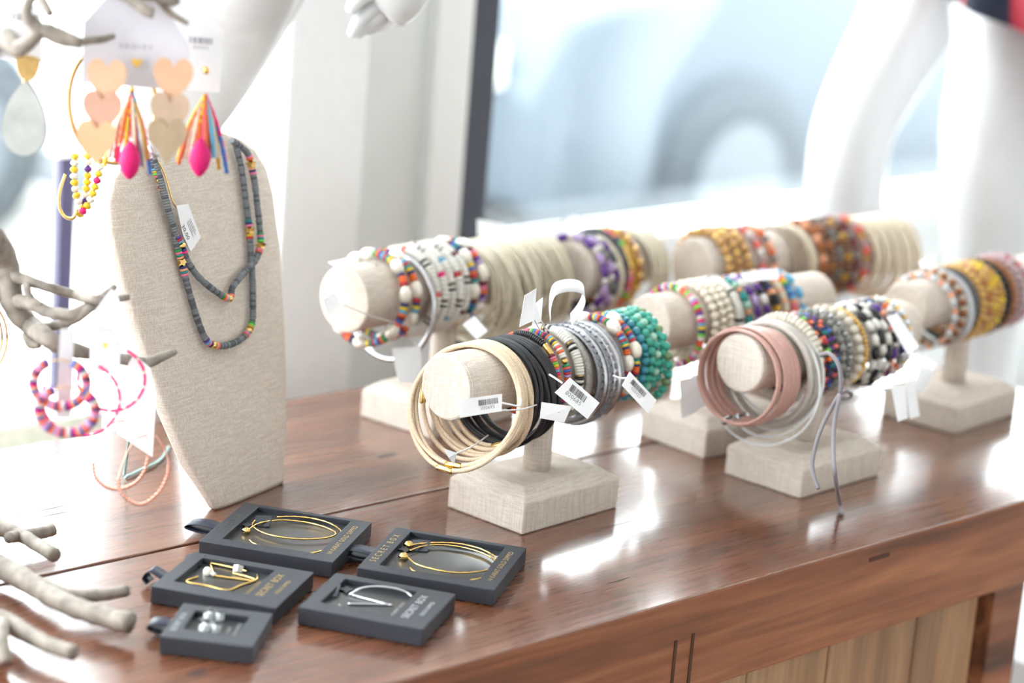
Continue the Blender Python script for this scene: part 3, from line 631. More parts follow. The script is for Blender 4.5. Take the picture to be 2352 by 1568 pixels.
# --- back right stand
for i, (s, lb) in enumerate(((-.147, 'gilded wooden ball bracelet nearest the face of the %'), (-.132, 'gilded wooden ball bracelet, second on the %'), (-.117, 'gilded wooden ball bracelet, third on the %'))):
    beads(S6, s, .0440, [('ball', 'wood', .0115, .012), ('ball', 'wood', .0115, .012), ('ball', 'gold', .009, .010)], lb, 'gilded ball bracelets on the back right stand')
beads(S6, -.094, .0430, [('nugget', 'white', .009, .010), ('nugget', 'coral', .009, .010), ('nugget', 'mauve', .009, .010)], 'coral and white nugget bracelet on the %')
beads(S6, -.076, .0430, [('nugget', 'peach', .009, .010), ('nugget', 'stone', .009, .010), ('ball', 'orange', .008, .009)], 'peach and orange nugget bracelet on the %')
for i, (s, lb) in enumerate(((-.038, 'taupe leather bracelet, first of three thin ones on the %'), (-.026, 'taupe leather bracelet, middle of three thin ones on the %'), (-.014, 'taupe leather bracelet, last of three thin ones on the %'))):
    cords(S6, s, [(0, .0430, 0), (.004, .0435, 0)], .0045, 'taupe' if i < 2 else 'cream', lb, name='leather_bracelet', group='thin leather bracelets on the back right stand')
for i, (s, c1, c2, lb) in enumerate(((.004, 'copper', 'peach', 'copper and peach bead bracelet on the %'), (.018, 'brown', 'copper', 'brown and copper bead bracelet on the %'), (.032, 'stone', 'brown', 'grey and brown bead bracelet on the %'), (.046, 'brown', 'mustard', 'brown and mustard bead bracelet on the %'), (.060, 'maroon', 'stone', 'maroon and grey bead bracelet on the %'))):
    beads(S6, s, .0435, [('nugget', c1, .009, .0105), ('nugget', c2, .009, .0105), ('ball', c1, .007, .008)], lb)
beads(S6, .078, .0430, [('nugget', 'coral', .010, .011), ('nugget', 'mauve', .009, .010), ('nugget', 'mustard', .008, .009)], 'coral, mauve and mustard bracelet near the far end of the %')
for i in range(5):
    cords(S6, .096 + i * .016, [(0, .0430 + .002 * i, 0), (.005, .0435 + .002 * i, 0)], .006, 'cream', 'pale cream cord bangle in a row at the far end of the %', group='cream cord bangles on the back right stand', name='cord_bangle')

# ------------------------------------------------------------------ price tags and loops on the stands
price_tag([(1.3323, 1.3878, 1.057), (1.3673, 1.3759, 1.0602), (1.3653, 1.3727, 1.0458), (1.3289, 1.3857, 1.0419)], 'white price tag 020693 in front of the bar face of the centre front stand', '020693', 11, hang=[(1.3664, 1.3741, 1.0527), (1.3747, 1.3723, 1.0504), (1.387, 1.3734, 1.0472), (1.3887, 1.3734, 1.0517), (1.387, 1.3757, 1.0536)], tie=(S1,-.05,100))
price_tag([(1.4423, 1.3689, 1.0663), (1.4654, 1.3524, 1.0443), (1.449, 1.3499, 1.0325), (1.4242, 1.3684, 1.0554)], 'white price tag 020685 slanting over the silver bangles', '020685', 12, hang=[(1.4301, 1.3656, 1.0637), (1.4294, 1.3744, 1.0662), (1.4332, 1.3853, 1.0661)], tie=(S1,.0,95))
price_tag([(1.4081, 1.3676, 1.0492), (1.4334, 1.3554, 1.0449), (1.4271, 1.3566, 1.0308), (1.4054, 1.3654, 1.0356)], 'white price tag peeking out below the slanting one beside the black cords', None, 14, tie=(S1,-.03,110))
price_tag([(1.538, 1.3859, 1.0549), (1.5598, 1.3693, 1.0289), (1.5493, 1.3684, 1.0178), (1.5278, 1.3847, 1.0434)], 'white price tag slanting below the turquoise beads on the centre front stand', '020422', 16, hang=[(1.5356, 1.3862, 1.049), (1.5313, 1.3903, 1.0485), (1.5267, 1.3955, 1.0503)], tie=(S1,.085,110))
price_tag([(1.4499, 1.4405, 1.1235), (1.4652, 1.4416, 1.128), (1.4572, 1.4326, 1.1016), (1.4398, 1.4337, 1.097)], 'blank white price tag standing upright on top of the centre front stand', tie=(S1,-.005,0))
price_tag([(1.4703, 1.4457, 1.1132), (1.4823, 1.4492, 1.116), (1.4751, 1.4419, 1.0961), (1.4653, 1.4432, 1.0929)], 'narrow white price tag just behind the upright one', tie=(S1,.005,0))
price_tag([(1.3359, 1.4096, 1.0066), (1.3502, 1.4078, 1.0009), (1.3469, 1.4076, 0.9911), (1.3377, 1.4052, 0.9996)], 'small white tag corner under the beige cords', tie=(S1,-.08,170))
price_tag([(1.8557, 1.3407, 1.0804), (1.8719, 1.3399, 1.0827), (1.876, 1.311, 1.0544), (1.8626, 1.3142, 1.0469)], 'large white price tag on the zebra beads of the right front stand', tie=(S2,.08,60))
price_tag([(1.8514, 1.3205, 1.0133), (1.8696, 1.3172, 1.0139), (1.8593, 1.3025, 0.9856), (1.8438, 1.3029, 0.9842)], 'white price tag hanging straight down below the right front stand', tie=(S2,.06,170))
price_tag([(1.8779, 1.3233, 1.0135), (1.8925, 1.3238, 1.015), (1.884, 1.3062, 0.9832), (1.8687, 1.3064, 0.9822)], 'second white price tag hanging behind it below the right front stand', tie=(S2,.07,170))
price_tag([(1.907, 1.3282, 1.0264), (1.9257, 1.3224, 1.0218), (1.9045, 1.3206, 0.9992), (1.891, 1.3226, 1.0073)], 'white price tag slanting against the base of the right edge stand', tie=(S2,.085,165))
price_tag([(1.7163, 1.4795, 0.9991), (1.7333, 1.4774, 1.0001), (1.7265, 1.4587, 0.9702), (1.7062, 1.4623, 0.9645)], 'white price tag hanging under the middle rear stand above its base', tie=(S3,-.05,175))
price_tag([(1.7409, 1.4841, 0.9992), (1.7554, 1.4842, 0.9991), (1.7484, 1.4666, 0.9717), (1.7326, 1.4669, 0.9694)], 'second white price tag hanging under the middle rear stand', tie=(S3,-.04,175))
price_tag([(1.8482, 1.5248, 1.0844), (1.884, 1.5055, 1.0897), (1.8768, 1.4955, 1.0824), (1.8445, 1.512, 1.0793)], 'white price tag lying on top of the middle rear stand', tie=(S3,.01,10))
price_tag([(1.781, 1.8535, 1.0813), (1.8095, 1.8377, 1.0761), (1.8027, 1.8257, 1.0643), (1.7721, 1.8423, 1.0661)], 'white price tag sticking up at the top of the back left stand', tie=(S5,.10,0))
price_tag([(1.8691, 1.8213, 1.0743), (1.896, 1.8131, 1.0853), (1.8852, 1.8033, 1.069), (1.8567, 1.812, 1.0547)], 'white price tag sticking up above the back centre stand', tie=(S7,-.06,0))
price_tag([(1.4535, 1.718, 1.0935), (1.4827, 1.7058, 1.1003), (1.4735, 1.6973, 1.0916), (1.454, 1.7016, 1.09)], 'white price tag lying flat on the front end of the back left stand', tie=(S5,-.12,10))
price_tag([(1.4206, 1.6829, 1.0674), (1.4323, 1.6805, 1.0727), (1.435, 1.6673, 1.0642), (1.4187, 1.6728, 1.0544)], 'square white tag hanging beside the face of the back left stand', tie=(S5,-.112,110))
price_tag([(1.581, 1.6551, 1.0304), (1.5976, 1.6557, 1.0374), (1.5985, 1.6361, 1.0261), (1.5829, 1.6347, 1.0193)], 'white price tag under the straw bangles of the back left stand', tie=(S5,.02,150))
price_tag([(1.5273, 1.6983, 1.0017), (1.5549, 1.6861, 1.0035), (1.5446, 1.6699, 0.9711), (1.5216, 1.6789, 0.9729)], 'wide white card hanging below the back left stand', tie=(S5,-.06,175))
price_tag([(2.0316, 1.4345, 1.0989), (2.0535, 1.4302, 1.1072), (2.0449, 1.4198, 1.0951), (2.025, 1.424, 1.0924)], 'white price tag glinting on top of the right edge stand', tie=(S4,-.05,0))
# curled paper band standing up on the silver bangles
pc = (1.5044, 1.4392, 1.1089)
root = empty('paper_band', pc, 'glossy white paper band curled up above the silver bangles', 'paper band'); PO = Vector(pc)
pth = smooth_path([(1.4846, 1.4413, 1.1005), (1.4868, 1.444, 1.1138), (1.4947, 1.4468, 1.1229), (1.5142, 1.4495, 1.1239), (1.5367, 1.4542, 1.1184), (1.5451, 1.4568, 1.1086), (1.5328, 1.4507, 1.0981), (1.5194, 1.4469, 1.091)], 6)
nz_ = Vector((.25, .30, .12)).normalized() * .011
V = []; Fc = []
for i, p in enumerate(pth): V += [p - nz_, p + nz_]
for i in range(len(pth) - 1): Fc.append((2 * i, 2 * i + 2, 2 * i + 3, 2 * i + 1))
o = mesh_obj('band', V, Fc, CARDM, root, True, PO); md = o.modifiers.new('thickness', 'SOLIDIFY'); md.thickness = .0005
# grey suede ties hanging from the right front stand
tie = (1.7353, 1.2984, 1.035)
root = empty('suede_tie', tie, 'grey suede cord knotted under the right front stand, two ends reaching the table', 'cord'); PO = Vector(tie)
for nm, pts in (('knot_loop', [(1.7271, 1.317, 1.0634), (1.7214, 1.3027, 1.0689), (1.7184, 1.289, 1.063), (1.7187, 1.2838, 1.0495), (1.7206, 1.2844, 1.0364)]), ('bow_loop', [(1.7198, 1.2845, 1.0343), (1.7329, 1.2862, 1.035), (1.7433, 1.2884, 1.0296), (1.7399, 1.2904, 1.0257), (1.7228, 1.2873, 1.0302)]), ('cord_end', [(1.7197, 1.2844, 1.0339), (1.7033, 1.2813, 1.0206), (1.6895, 1.2801, 0.9997), (1.6787, 1.2755, 0.9772), (1.6744, 1.2681, 0.9652), (1.6721, 1.2599, 0.9566)]), ('cord_end', [(1.7164, 1.2809, 1.0353), (1.7025, 1.2733, 1.0165), (1.6868, 1.2601, 0.9972), (1.6652, 1.238, 0.9775), (1.7745, 1.3103, 0.912), (1.7688, 1.3007, 0.9025)])):
    geo_obj(nm, tube(smooth_path(pts, 6), .0021, 8), PAL['greyc'], root, True, PO)

# ------------------------------------------------------------------ necklace bust
bl_ = Vector((1.2566, 1.6208, 0.9)); be = Vector((0.95596, 0.2935, 0.0)); bu = Vector((-0.07843, 0.25547, 0.96363)); bn = Vector((0.28283, -0.92119, 0.26724))
bc = bl_ + be * .0575
bust = empty('necklace_bust', bc, 'tall linen necklace bust leaning back on the table at left', 'jewellery display')
prof = [(0, .0545), (.004, .0565), (.012, .060), (.03, .068), (.05, .0780), (.10, .0945), (.16, .108), (.22, .1195), (.27, .1235), (.295, .1205), (.315, .108), (.328, .088), (.336, .065), (.341, .042), (.344, .030)]
V, Fc = [], []; N = 72
for i, (v, hw) in enumerate(prof):
    for j in range(N):
        a = 2 * PI * j / N; c_, s_ = math.cos(a), math.sin(a)
        x = hw * math.copysign(abs(c_) ** (.18 + .16 * min(1, v / .08)), c_); edge = 1 - .25 * max(0, (v - .29) / .055)
        y = (.005 + .007 * min(1, v / .06)) * edge * math.copysign(abs(s_) ** .45, s_) * (1 - .15 * abs(x / hw) ** 3)
        p = bc + be * x + bu * v + bn * (y - .005 - .007 * min(1, v / .06))
        if i == 0 or p.z < TOP + .0005: p.z = TOP + .0005
        V.append(p)
for i in range(len(prof) - 1):
    for j in range(N): Fc.append((i * N + j, i * N + (j + 1) % N, (i + 1) * N + (j + 1) % N, (i + 1) * N + j))
Fc.append(tuple(range(N - 1, -1, -1))); Fc.append(tuple((len(prof) - 1) * N + j for j in range(N)))
o = mesh_obj('padded_body', V, Fc, LINEN, bust, True, bc)
o = geo_obj('easel_wire', tube(smooth_path([bc + be * .05 + bu * .19 - bn * .045] + [(1.3674, 1.8415, 0.9025), (1.3247, 1.791, 0.9025), (1.292, 1.7619, 0.9025), (1.2647, 1.7498, 0.9025), (1.2416, 1.7403, 0.9025), (1.247, 1.7516, 0.904)] + [bc - be * .05 + bu * .19 - bn * .045], 5), .0016, 6), mat('sage_wire', (150, 178, 174), .4, .5), bust, True, bc)
# necklaces: two felted grey strands with bright discs and gold stars
def necklace(name, label, pts, marks):
    pth = smooth_path(pts, 5); root = empty(name, pth[0], label, 'necklace'); off = Vector(pth[0])
    L_ = [0.0]
    for a, b in zip(pth, pth[1:]): L_.append(L_[-1] + (b - a).length)
    seq = []; s = 0; k = 0; ml = sorted((L_[min(int(m * 5), len(pth) - 1)], cs) for m, cs in marks)
    while s < L_[-1]:
        if k < len(ml) and s >= ml[k][0] - .008:
            for c in ml[k][1].split():
                if c == 'star': seq.append(('star', 'gold', .0068, .0105)); s += .0068
                elif c == 'nug': seq.append(('nugget', 'gold', .006, .0075)); s += .006
                else: seq.append(('disc', c, .0023, .0070)); s += .0023
            k += 1
        else:
            seq.append(('disc', 'grey' if random.random() > .3 else 'dgrey', .0024, .0058 + random.random() * .0010)); s += .0024
    string_beads(root, pth, seq, off=off)
    return root
necklace('bead_necklace', 'longer grey felt-disc necklace with gold stars draped low on the bust', [(1.2212, 1.6959, 1.2167), (1.2273, 1.6934, 1.2017), (1.2332, 1.6906, 1.1859), (1.2389, 1.6856, 1.1626), (1.2422, 1.6799, 1.1394), (1.2466, 1.6761, 1.1217), (1.2496, 1.6725, 1.106), (1.2535, 1.6685, 1.0882), (1.259, 1.6646, 1.0689), (1.2663, 1.662, 1.0523), (1.2763, 1.663, 1.045), (1.2949, 1.6676, 1.0412), (1.3148, 1.674, 1.0422), (1.3292, 1.6798, 1.0471), (1.3378, 1.6851, 1.0562), (1.3416, 1.6907, 1.0713), (1.3454, 1.698, 1.0925), (1.3476, 1.7054, 1.1159), (1.3498, 1.7129, 1.1393), (1.3496, 1.7209, 1.167), (1.3492, 1.7276, 1.1908), (1.3449, 1.7333, 1.2149)], [(1, 'sky yellow lime pink nug white red peach'), (4.7, 'green pink teal peach star navy peach teal pink'), (9.6, 'purple sky pink navy nug peach coral'), (13.0, 'coral lilac nug mustard lime green'), (17.8, 'red yellow star pink navy teal')])
necklace('bead_necklace', 'shorter grey felt-disc necklace with gold stars crossing at the right', [(1.2235, 1.6944, 1.2168), (1.2304, 1.69, 1.1942), (1.2349, 1.6847, 1.1711), (1.2407, 1.6807, 1.1514), (1.2471, 1.6786, 1.1372), (1.2534, 1.6762, 1.1222), (1.2675, 1.6756, 1.1055), (1.2898, 1.6778, 1.0895), (1.3064, 1.6807, 1.0817), (1.3122, 1.685, 1.0905), (1.3314, 1.6938, 1.1003), (1.3499, 1.7017, 1.1081), (1.3602, 1.7078, 1.1184), (1.3633, 1.7121, 1.1299), (1.3642, 1.7193, 1.1536), (1.3644, 1.7263, 1.1774), (1.3624, 1.7303, 1.1935), (1.3594, 1.7327, 1.2049), (1.3472, 1.7315, 1.2138), (1.3376, 1.7302, 1.2192)], [(3.9, 'purple red sky nug navy hot'), (7.6, 'green orange peach lilac nug coral'), (12.0, 'coral pink star lime teal pink green'), (15.8, 'pink navy peach star orange pink')])
geo_obj('chain', tube(smooth_path([(1.2318, 1.6972, 1.2118), (1.2383, 1.6953, 1.1986), (1.2417, 1.6924, 1.185), (1.2446, 1.6904, 1.1751), (1.2495, 1.6901, 1.1688)], 6), .0008, 6), GOLD, [q for q in bpy.data.objects if q.name.startswith('bead_necklace')][0], True, [q for q in bpy.data.objects if q.name.startswith('bead_necklace')][0].location)
tp = [(1.2454, 1.6868, 1.173), (1.2621, 1.6917, 1.1723), (1.2739, 1.6863, 1.1412), (1.2574, 1.6783, 1.1311), (1.2494, 1.6804, 1.1467)]
root = empty('price_tag', tp[0], 'white price tag of the necklaces lying on the bust', 'price tag'); PO = Vector(tp[0])
geo_obj('card', slab(tp, .0004), CARDM, root, off=PO)
cc = Vector((1.2532, 1.6819, 1.1488)); ax = Vector((1.2579, 1.681, 1.1409)) - Vector((1.2505, 1.6834, 1.1568))
geo_obj('price', place(text_geo('30.00', .0062), cc, ax, bn.cross(ax), .0002), INK, root, off=PO)
cc = Vector((1.2624, 1.6853, 1.151))
geo_obj('small_print', place(join(*[([(-.008, y, 0), (.008 - .003 * (k % 2), y, 0), (.008 - .003 * (k % 2), y + .0007, 0), (-.008, y + .0007, 0)], [(0, 1, 2, 3)]) for k, y in enumerate((-.003, -.001, .001, .003))]), cc, ax, bn.cross(ax), .0002), GREYINK, root, off=PO)

# ------------------------------------------------------------------ black earring boxes
def ebox(fr, yaw, Lx, Ly, h, win, label, texts, ribbon, ink):
    """local x runs along the near side (left to right), local y away from the camera; origin is the near-left corner"""
    ey = Vector((-math.sin(yaw), math.cos(yaw), 0)); org = Vector((fr[0], fr[1], TOP + .0006)) + ey * Lx
    root = empty('earring_box', org, label, 'gift box'); root.rotation_euler = (0, 0, yaw - PI / 2)
    x0, x1, y0, y1 = win[0] * Lx, (1 - win[1]) * Lx, win[2] * Ly, (1 - win[3]) * Ly
    zi = h - .0055
    out = [(0, 0), (Lx, 0), (Lx, Ly), (0, Ly)]; inn = [(x0, y0), (x1, y0), (x1, y1), (x0, y1)]
    V = [(x, y, .0) for x, y in out] + [(x, y, h) for x, y in out] + [(x, y, h) for x, y in inn] + [(x, y, zi) for x, y in inn]
    Fc = [(3, 2, 1, 0)]
    for r in range(3):
        for i in range(4): Fc.append((r * 4 + i, r * 4 + (i + 1) % 4, (r + 1) * 4 + (i + 1) % 4, (r + 1) * 4 + i))
    bevel_mesh(mesh_obj('sleeve', V, Fc, BOXM, root), .0007, 2)
    mesh_obj('insert', *box(x0 - .0008, x1 + .0008, y0 - .0008, y1 + .0008, zi - .0006, zi + .0004), INSERT, root)
    for s, px, py, size, im in texts:
        g = place(text_geo(s, size), (px * Lx, py * Ly, h + .00025 if not (win[0] < px < 1 - win[1] and win[2] < py < 1 - win[3]) else zi + .0007), (0, 1, 0), (-1, 0, 0))
        mesh_obj('lettering', g[0], g[1], im, root)
    for pts, wd in ribbon:
        P_ = smooth_path([Vector(p) for p in pts], 5); V, Fc = [], []
        for p in P_: V += [p + Vector((0, -wd / 2, 0)), p + Vector((0, wd / 2, 0))]
        for i in range(len(P_) - 1): Fc.append((2 * i, 2 * i + 1, 2 * i + 3, 2 * i + 2))
        o = mesh_obj('ribbon_tab', V, Fc, RIB, root, True); md = o.modifiers.new('thickness', 'SOLIDIFY'); md.thickness = .0006
    return root, org, zi
def loop_rib(y, Ly, h, ln): return ([(.0, y * Ly, h * .62), (-ln * .6, y * Ly, h * .75), (-ln, y * Ly, h * .6), (-ln * 1.02, y * Ly, h * .35), (-ln * .5, y * Ly, h * .2), (0, y * Ly, h * .3)], .018)
BA = ebox((1.2361, 1.4311), r_(32.5), .1207, .1143, .0145, (.13, .15, .13, .05), 'large black box with a gold hoop pair, right against the foot of the bust', [('SECRET BOX', .065, .5, .0080, mat('faint_foil', (92, 88, 80), .4, .3, vary=0)), ('14 KARAT GOLD DIPPED', .925, .5, .0066, GOLDINK)], [loop_rib(.5, .1143, .0145, .030)], GOLDINK)
BB = ebox((1.3099, 1.3084), r_(32.2), .1207, .1143, .0145, (.13, .15, .13, .05), 'large black box with a gold hoop pair, beside the centre front stand', [('S E C R E T  B O X', .065, .5, .0085, GOLDINK), ('14 KARAT GOLD DIPPED', .925, .5, .0066, GOLDINK)], [loop_rib(.5, .1143, .0145, .028)], GOLDINK)
BC = ebox((1.1295, 1.3737), r_(31.2), .108, .091, .0145, (.114, .29, .21, .11), 'medium black box with angular gold earrings, behind the smallest box', [('SECRET BOX', .80, .5, .0088, GOLDINK), ('GOLD DIPPED', .90, .5, .0048, GOLDINK), ('14 KARAT GOLD', .66, .5, .0042, GOLDINK)], [([(0, .45 * .091, .006), (-.010, .45 * .091, .011), (-.017, .45 * .091, .013), (-.022, .45 * .091, .006), (-.018, .45 * .091, .001)], .016)], GOLDINK)
BD = ebox((1.1988, 1.2736), r_(30.2), .1057, .088, .0150, (.114, .29, .21, .11), 'medium black box with silver hoops, nearest the front table edge', [('SECRET BOX', .80, .5, .0088, SILVINK), ('GOLD DIPPED', .90, .5, .0048, SILVINK), ('14 KARAT GOLD', .66, .5, .0042, SILVINK)], [], SILVINK)
BE = ebox((1.0638, 1.3187), r_(39.7), .0727, .0735, .0145, (.175, .22, .28, .17), 'smallest black box with two crystal studs, nearest the camera', [('SECRET BOX', .09, .45, .0064, SILVINK), ('14 KARAT', .62, .5, .0038, SILVINK), ('WHITE GOLD DIPPED', .70, .5, .0038, SILVINK)], [loop_rib(.55, .0735, .0145, .018)], SILVINK)
def star_tab(pos, root_pair, ang, fx=.010, fy=.012):
    root, org, zi = root_pair
    V, Fc = [], []
    for zz in (.0, .0012):
        for j in range(8):
            r = .0085 if j % 2 == 0 else .0036; a = PI * j / 4 + ang; V.append((r * math.cos(a), r * math.sin(a), zz))
    Fc = [tuple(range(7, -1, -1)), tuple(range(8, 16))] + [(j, (j + 1) % 8, 8 + (j + 1) % 8, 8 + j) for j in range(8)]
    o = mesh_obj('earring_tab', V, Fc, BOXM, root)
    M = Matrix.Rotation(-root.rotation_euler.z, 3, 'Z'); l = M @ (Vector(pos) - org); o.location = (l.x, l.y, zi + .0008)
    o2 = mesh_obj('earring_tab', *box(-.008, .008, -.009, .009, 0, .0008), BOXM, root); o2.location = (l.x + fx, l.y + fy, zi + .0025); o2.rotation_euler = (.25, -.1, .1)
def wire_earring(name, label, pts, rad, m, extra=(), group=None, twist=False):
    P_ = [Vector(p) for p in pts[0]]; root = empty(name, P_[0], label, 'earring', group); off = P_[0].copy()
    for q in pts:
        pp = smooth_path(q, 6)
        R_ = rad if not twist else [rad * (1 + .22 * math.sin(i * 2.1)) for i in range(len(pp))]
        geo_obj('wire', tube(pp, R_, 7), m, root, True, off)
    for kind, colr, pos, ln, dia in extra: put_bead(root, kind, colr, Vector(pos) - off, Vector((.4, .3, .8)), ln, dia)
    return root
wire_earring('hoop_earring', 'gold hoop earring lying whole in the box by the bust', [[(1.2491, 1.5547, 0.9131), (1.2387, 1.5452, 0.9131), (1.2349, 1.5266, 0.9131), (1.2403, 1.5095, 0.9131), (1.2533, 1.4949, 0.9131), (1.2714, 1.4865, 0.9131), (1.2861, 1.4879, 0.9131), (1.2916, 1.4992, 0.9131), (1.2891, 1.5176, 0.9131), (1.2804, 1.5334, 0.9131), (1.2677, 1.5442, 0.9131), (1.2507, 1.5469, 0.9131), (1.2378, 1.5431, 0.9131), (1.2235, 1.535, 0.9131)]], .00085, GOLD, [('nugget', 'gold', (1.2269, 1.5386, 0.912), .007, .008)], twist=True)
wire_earring('hoop_earring', 'gold hoop earring half hidden in the box by the bust', [[(1.2705, 1.5507, 0.9135), (1.2835, 1.5446, 0.9135), (1.2959, 1.5308, 0.9135), (1.3009, 1.5129, 0.9135), (1.2976, 1.4959, 0.9135), (1.2922, 1.4871, 0.9135), (1.2774, 1.4739, 0.9135), (1.2578, 1.463, 0.9135), (1.2409, 1.4609, 0.9135), (1.2295, 1.4653, 0.9135)], [(1.217, 1.5208, 0.9111), (1.2145, 1.5122, 0.9111), (1.2166, 1.5018, 0.9111)]], .00085, GOLD, twist=True)
wire_earring('hoop_earring', 'gold hoop earring ending in a knot, front one in the box by the stand', [[(1.3061, 1.4173, 0.9131), (1.2987, 1.3956, 0.9131), (1.3013, 1.3809, 0.9131), (1.3106, 1.363, 0.9131), (1.327, 1.3529, 0.9131), (1.3467, 1.3504, 0.9131), (1.3594, 1.3574, 0.9131), (1.3661, 1.3731, 0.9131), (1.3662, 1.3907, 0.9131), (1.3607, 1.4068, 0.9131), (1.3486, 1.4203, 0.9131), (1.3326, 1.4249, 0.9131), (1.3166, 1.4225, 0.9131)]], .00085, GOLD, [('nugget', 'gold', (1.3029, 1.4153, 0.912), .008, .009)], twist=True)
wire_earring('hoop_earring', 'gold hoop earring behind the other in the box by the stand', [[(1.3211, 1.43, 0.914), (1.3327, 1.4296, 0.914), (1.3504, 1.4224, 0.914), (1.364, 1.4105, 0.914), (1.3709, 1.3936, 0.914), (1.3698, 1.375, 0.914), (1.3635, 1.3619, 0.914), (1.3455, 1.346, 0.914), (1.3243, 1.3373, 0.914), (1.3068, 1.3387, 0.914)], [(1.2911, 1.3934, 0.9111), (1.2889, 1.3865, 0.9111), (1.291, 1.379, 0.9111)]], .00085, GOLD, [('nugget', 'gold', (1.3264, 1.4353, 0.912), .008, .009)], twist=True)
wire_earring('bar_earring', 'angular gold earring with white beads, back one in its box', [[(1.1665, 1.4596, 0.9116), (1.1637, 1.4676, 0.9116), (1.1586, 1.4797, 0.9116), (1.1527, 1.492, 0.9116)], [(1.1527, 1.492, 0.9116), (1.1455, 1.4793, 0.9116), (1.1372, 1.4654, 0.9116)], [(1.1382, 1.4667, 0.911), (1.1478, 1.4537, 0.911), (1.1581, 1.4394, 0.911)]], .0009, GOLD, [('cube', 'white', (1.1631, 1.4668, 0.9121), .006, .007), ('ball', 'glassw', (1.1387, 1.4683, 0.9116), .004, .005)])
wire_earring('bar_earring', 'angular gold earring with a pearl, front one in its box', [[(1.1256, 1.4721, 0.911), (1.1103, 1.4677, 0.911), (1.1192, 1.4506, 0.911), (1.127, 1.4343, 0.911), (1.1442, 1.4374, 0.911), (1.1616, 1.4405, 0.911), (1.1708, 1.4512, 0.911)], [(1.1551, 1.4633, 0.911), (1.1594, 1.4526, 0.911), (1.1618, 1.4418, 0.911)]], .0009, GOLD, [('barrel', 'pearl', (1.1372, 1.4748, 0.9116), .009, .008)])
wire_earring('hoop_earring', 'silver hoop earring with a long post, back one in its box', [[(1.202, 1.3677, 0.913), (1.2038, 1.3651, 0.916), (1.2113, 1.3631, 0.919), (1.2209, 1.3551, 0.921), (1.2299, 1.344, 0.921), (1.2357, 1.336, 0.919), (1.2369, 1.3304, 0.917)], [(1.2055, 1.3729, 0.9116), (1.2119, 1.3543, 0.9116), (1.2192, 1.334, 0.9116)]], .0010, SILVER)
wire_earring('hoop_earring', 'silver hoop earring with a long post, front one in its box', [[(1.1843, 1.3604, 0.9116), (1.18, 1.352, 0.9116), (1.1775, 1.3447, 0.9116), (1.1782, 1.3377, 0.9116)], [(1.194, 1.3164, 0.911), (1.201, 1.3119, 0.911), (1.208, 1.3105, 0.911)], [(1.1908, 1.3563, 0.9116), (1.2051, 1.3464, 0.9116), (1.2196, 1.3359, 0.9116)]], .0010, SILVER)
for k, (pt, lb) in enumerate((((1.0807, 1.3951, 0.912), 'crystal cluster stud earring at the back of the smallest box'), ((1.0633, 1.3771, 0.912), 'crystal cluster stud earring at the front of the smallest box'))):
    root = empty('stud_earring', pt, lb, 'earring', 'crystal studs in the smallest box')
    for i, (dx, dy, dz) in enumerate(((0, 0, 0), (.006, -.002, .001), (-.005, -.004, .001), (.002, .006, .002), (.004, -.007, 0))):
        put_bead(root, 'cube', 'glassw' if i % 2 == 0 else 'silver', Vector((dx, dy, dz)), Vector((.3, .2, 1)), .0058, .0066)
star_tab((1.2388, 1.5527, 0.906), BA, .3); star_tab((1.318, 1.4302, 0.906), BB, .3); star_tab((1.1592, 1.498, 0.906), BC, .3, -.012, -.012); star_tab((1.2104, 1.3814, 0.906), BD, .3, -.011, -.012)

# ------------------------------------------------------------------ driftwood earring tree
tb0 = Vector((0.9041, 1.6362, 0.9))
tb0.z += .006
tree = empty('earring_tree', tb0, 'pale weathered branch tree holding earring cards at the left', 'earring display')
def branch(pts, rads, name='branch'):
    pp = smooth_path(pts, 5); k = len(rads); R_ = []
    rr = random.Random(len(pp) * 7 + int(rads[0] * 1e5))
    for i in range(len(pp)):
        t = i / (len(pp) - 1) * (k - 1); j = min(int(t), k - 2); R_.append((rads[j] + (rads[j + 1] - rads[j]) * (t - j)) * (1 + .09 * (rr.random() - .5)))
    pp = [p + Vector((rr.random() - .5, rr.random() - .5, rr.random() - .5)) * R_[i] * .12 for i, p in enumerate(pp)]
    return geo_obj(name, tube(pp, R_, 9), BARK, tree, True, tb0)
branch([(0.8836, 1.5992, 0.916), (0.9559, 1.7249, 0.9904), (0.9622, 1.7168, 1.1055), (0.9882, 1.7296, 1.2119), (0.9832, 1.7168, 1.3232), (1.0035, 1.7343, 1.4269)], [.028, .022, .019, .017, .014, .010], 'trunk')
branch([(0.9835, 1.7444, 1.1196), (1.0126, 1.6861, 1.1594), (1.0158, 1.6313, 1.1779), (1.0395, 1.6417, 1.1514), (1.0401, 1.6323, 1.1274), (1.0418, 1.6251, 1.1121), (1.0492, 1.6138, 1.1016), (1.0402, 1.5791, 1.1017), (1.0461, 1.5713, 1.0966), (1.0618, 1.568, 1.0903), (1.0755, 1.5672, 1.0858), (1.1081, 1.5609, 1.0779), (1.1253, 1.557, 1.074)], [.013, .0115, .010, .0085, .0075, .005, .0045])
branch([(1.1227, 1.5596, 1.0741), (1.1289, 1.5541, 1.0758), (1.1401, 1.5515, 1.0796), (1.1501, 1.5499, 1.0825)], [.0040, .0050, .0038, .0028])
branch([(1.0395, 1.638, 1.1411), (1.0479, 1.6143, 1.1392), (1.0594, 1.6014, 1.1356), (1.078, 1.5952, 1.1295), (1.072, 1.5592, 1.1343), (1.0868, 1.5585, 1.1328), (1.1043, 1.5558, 1.1334)], [.006, .0042, .004, .0045, .0040, .0026])
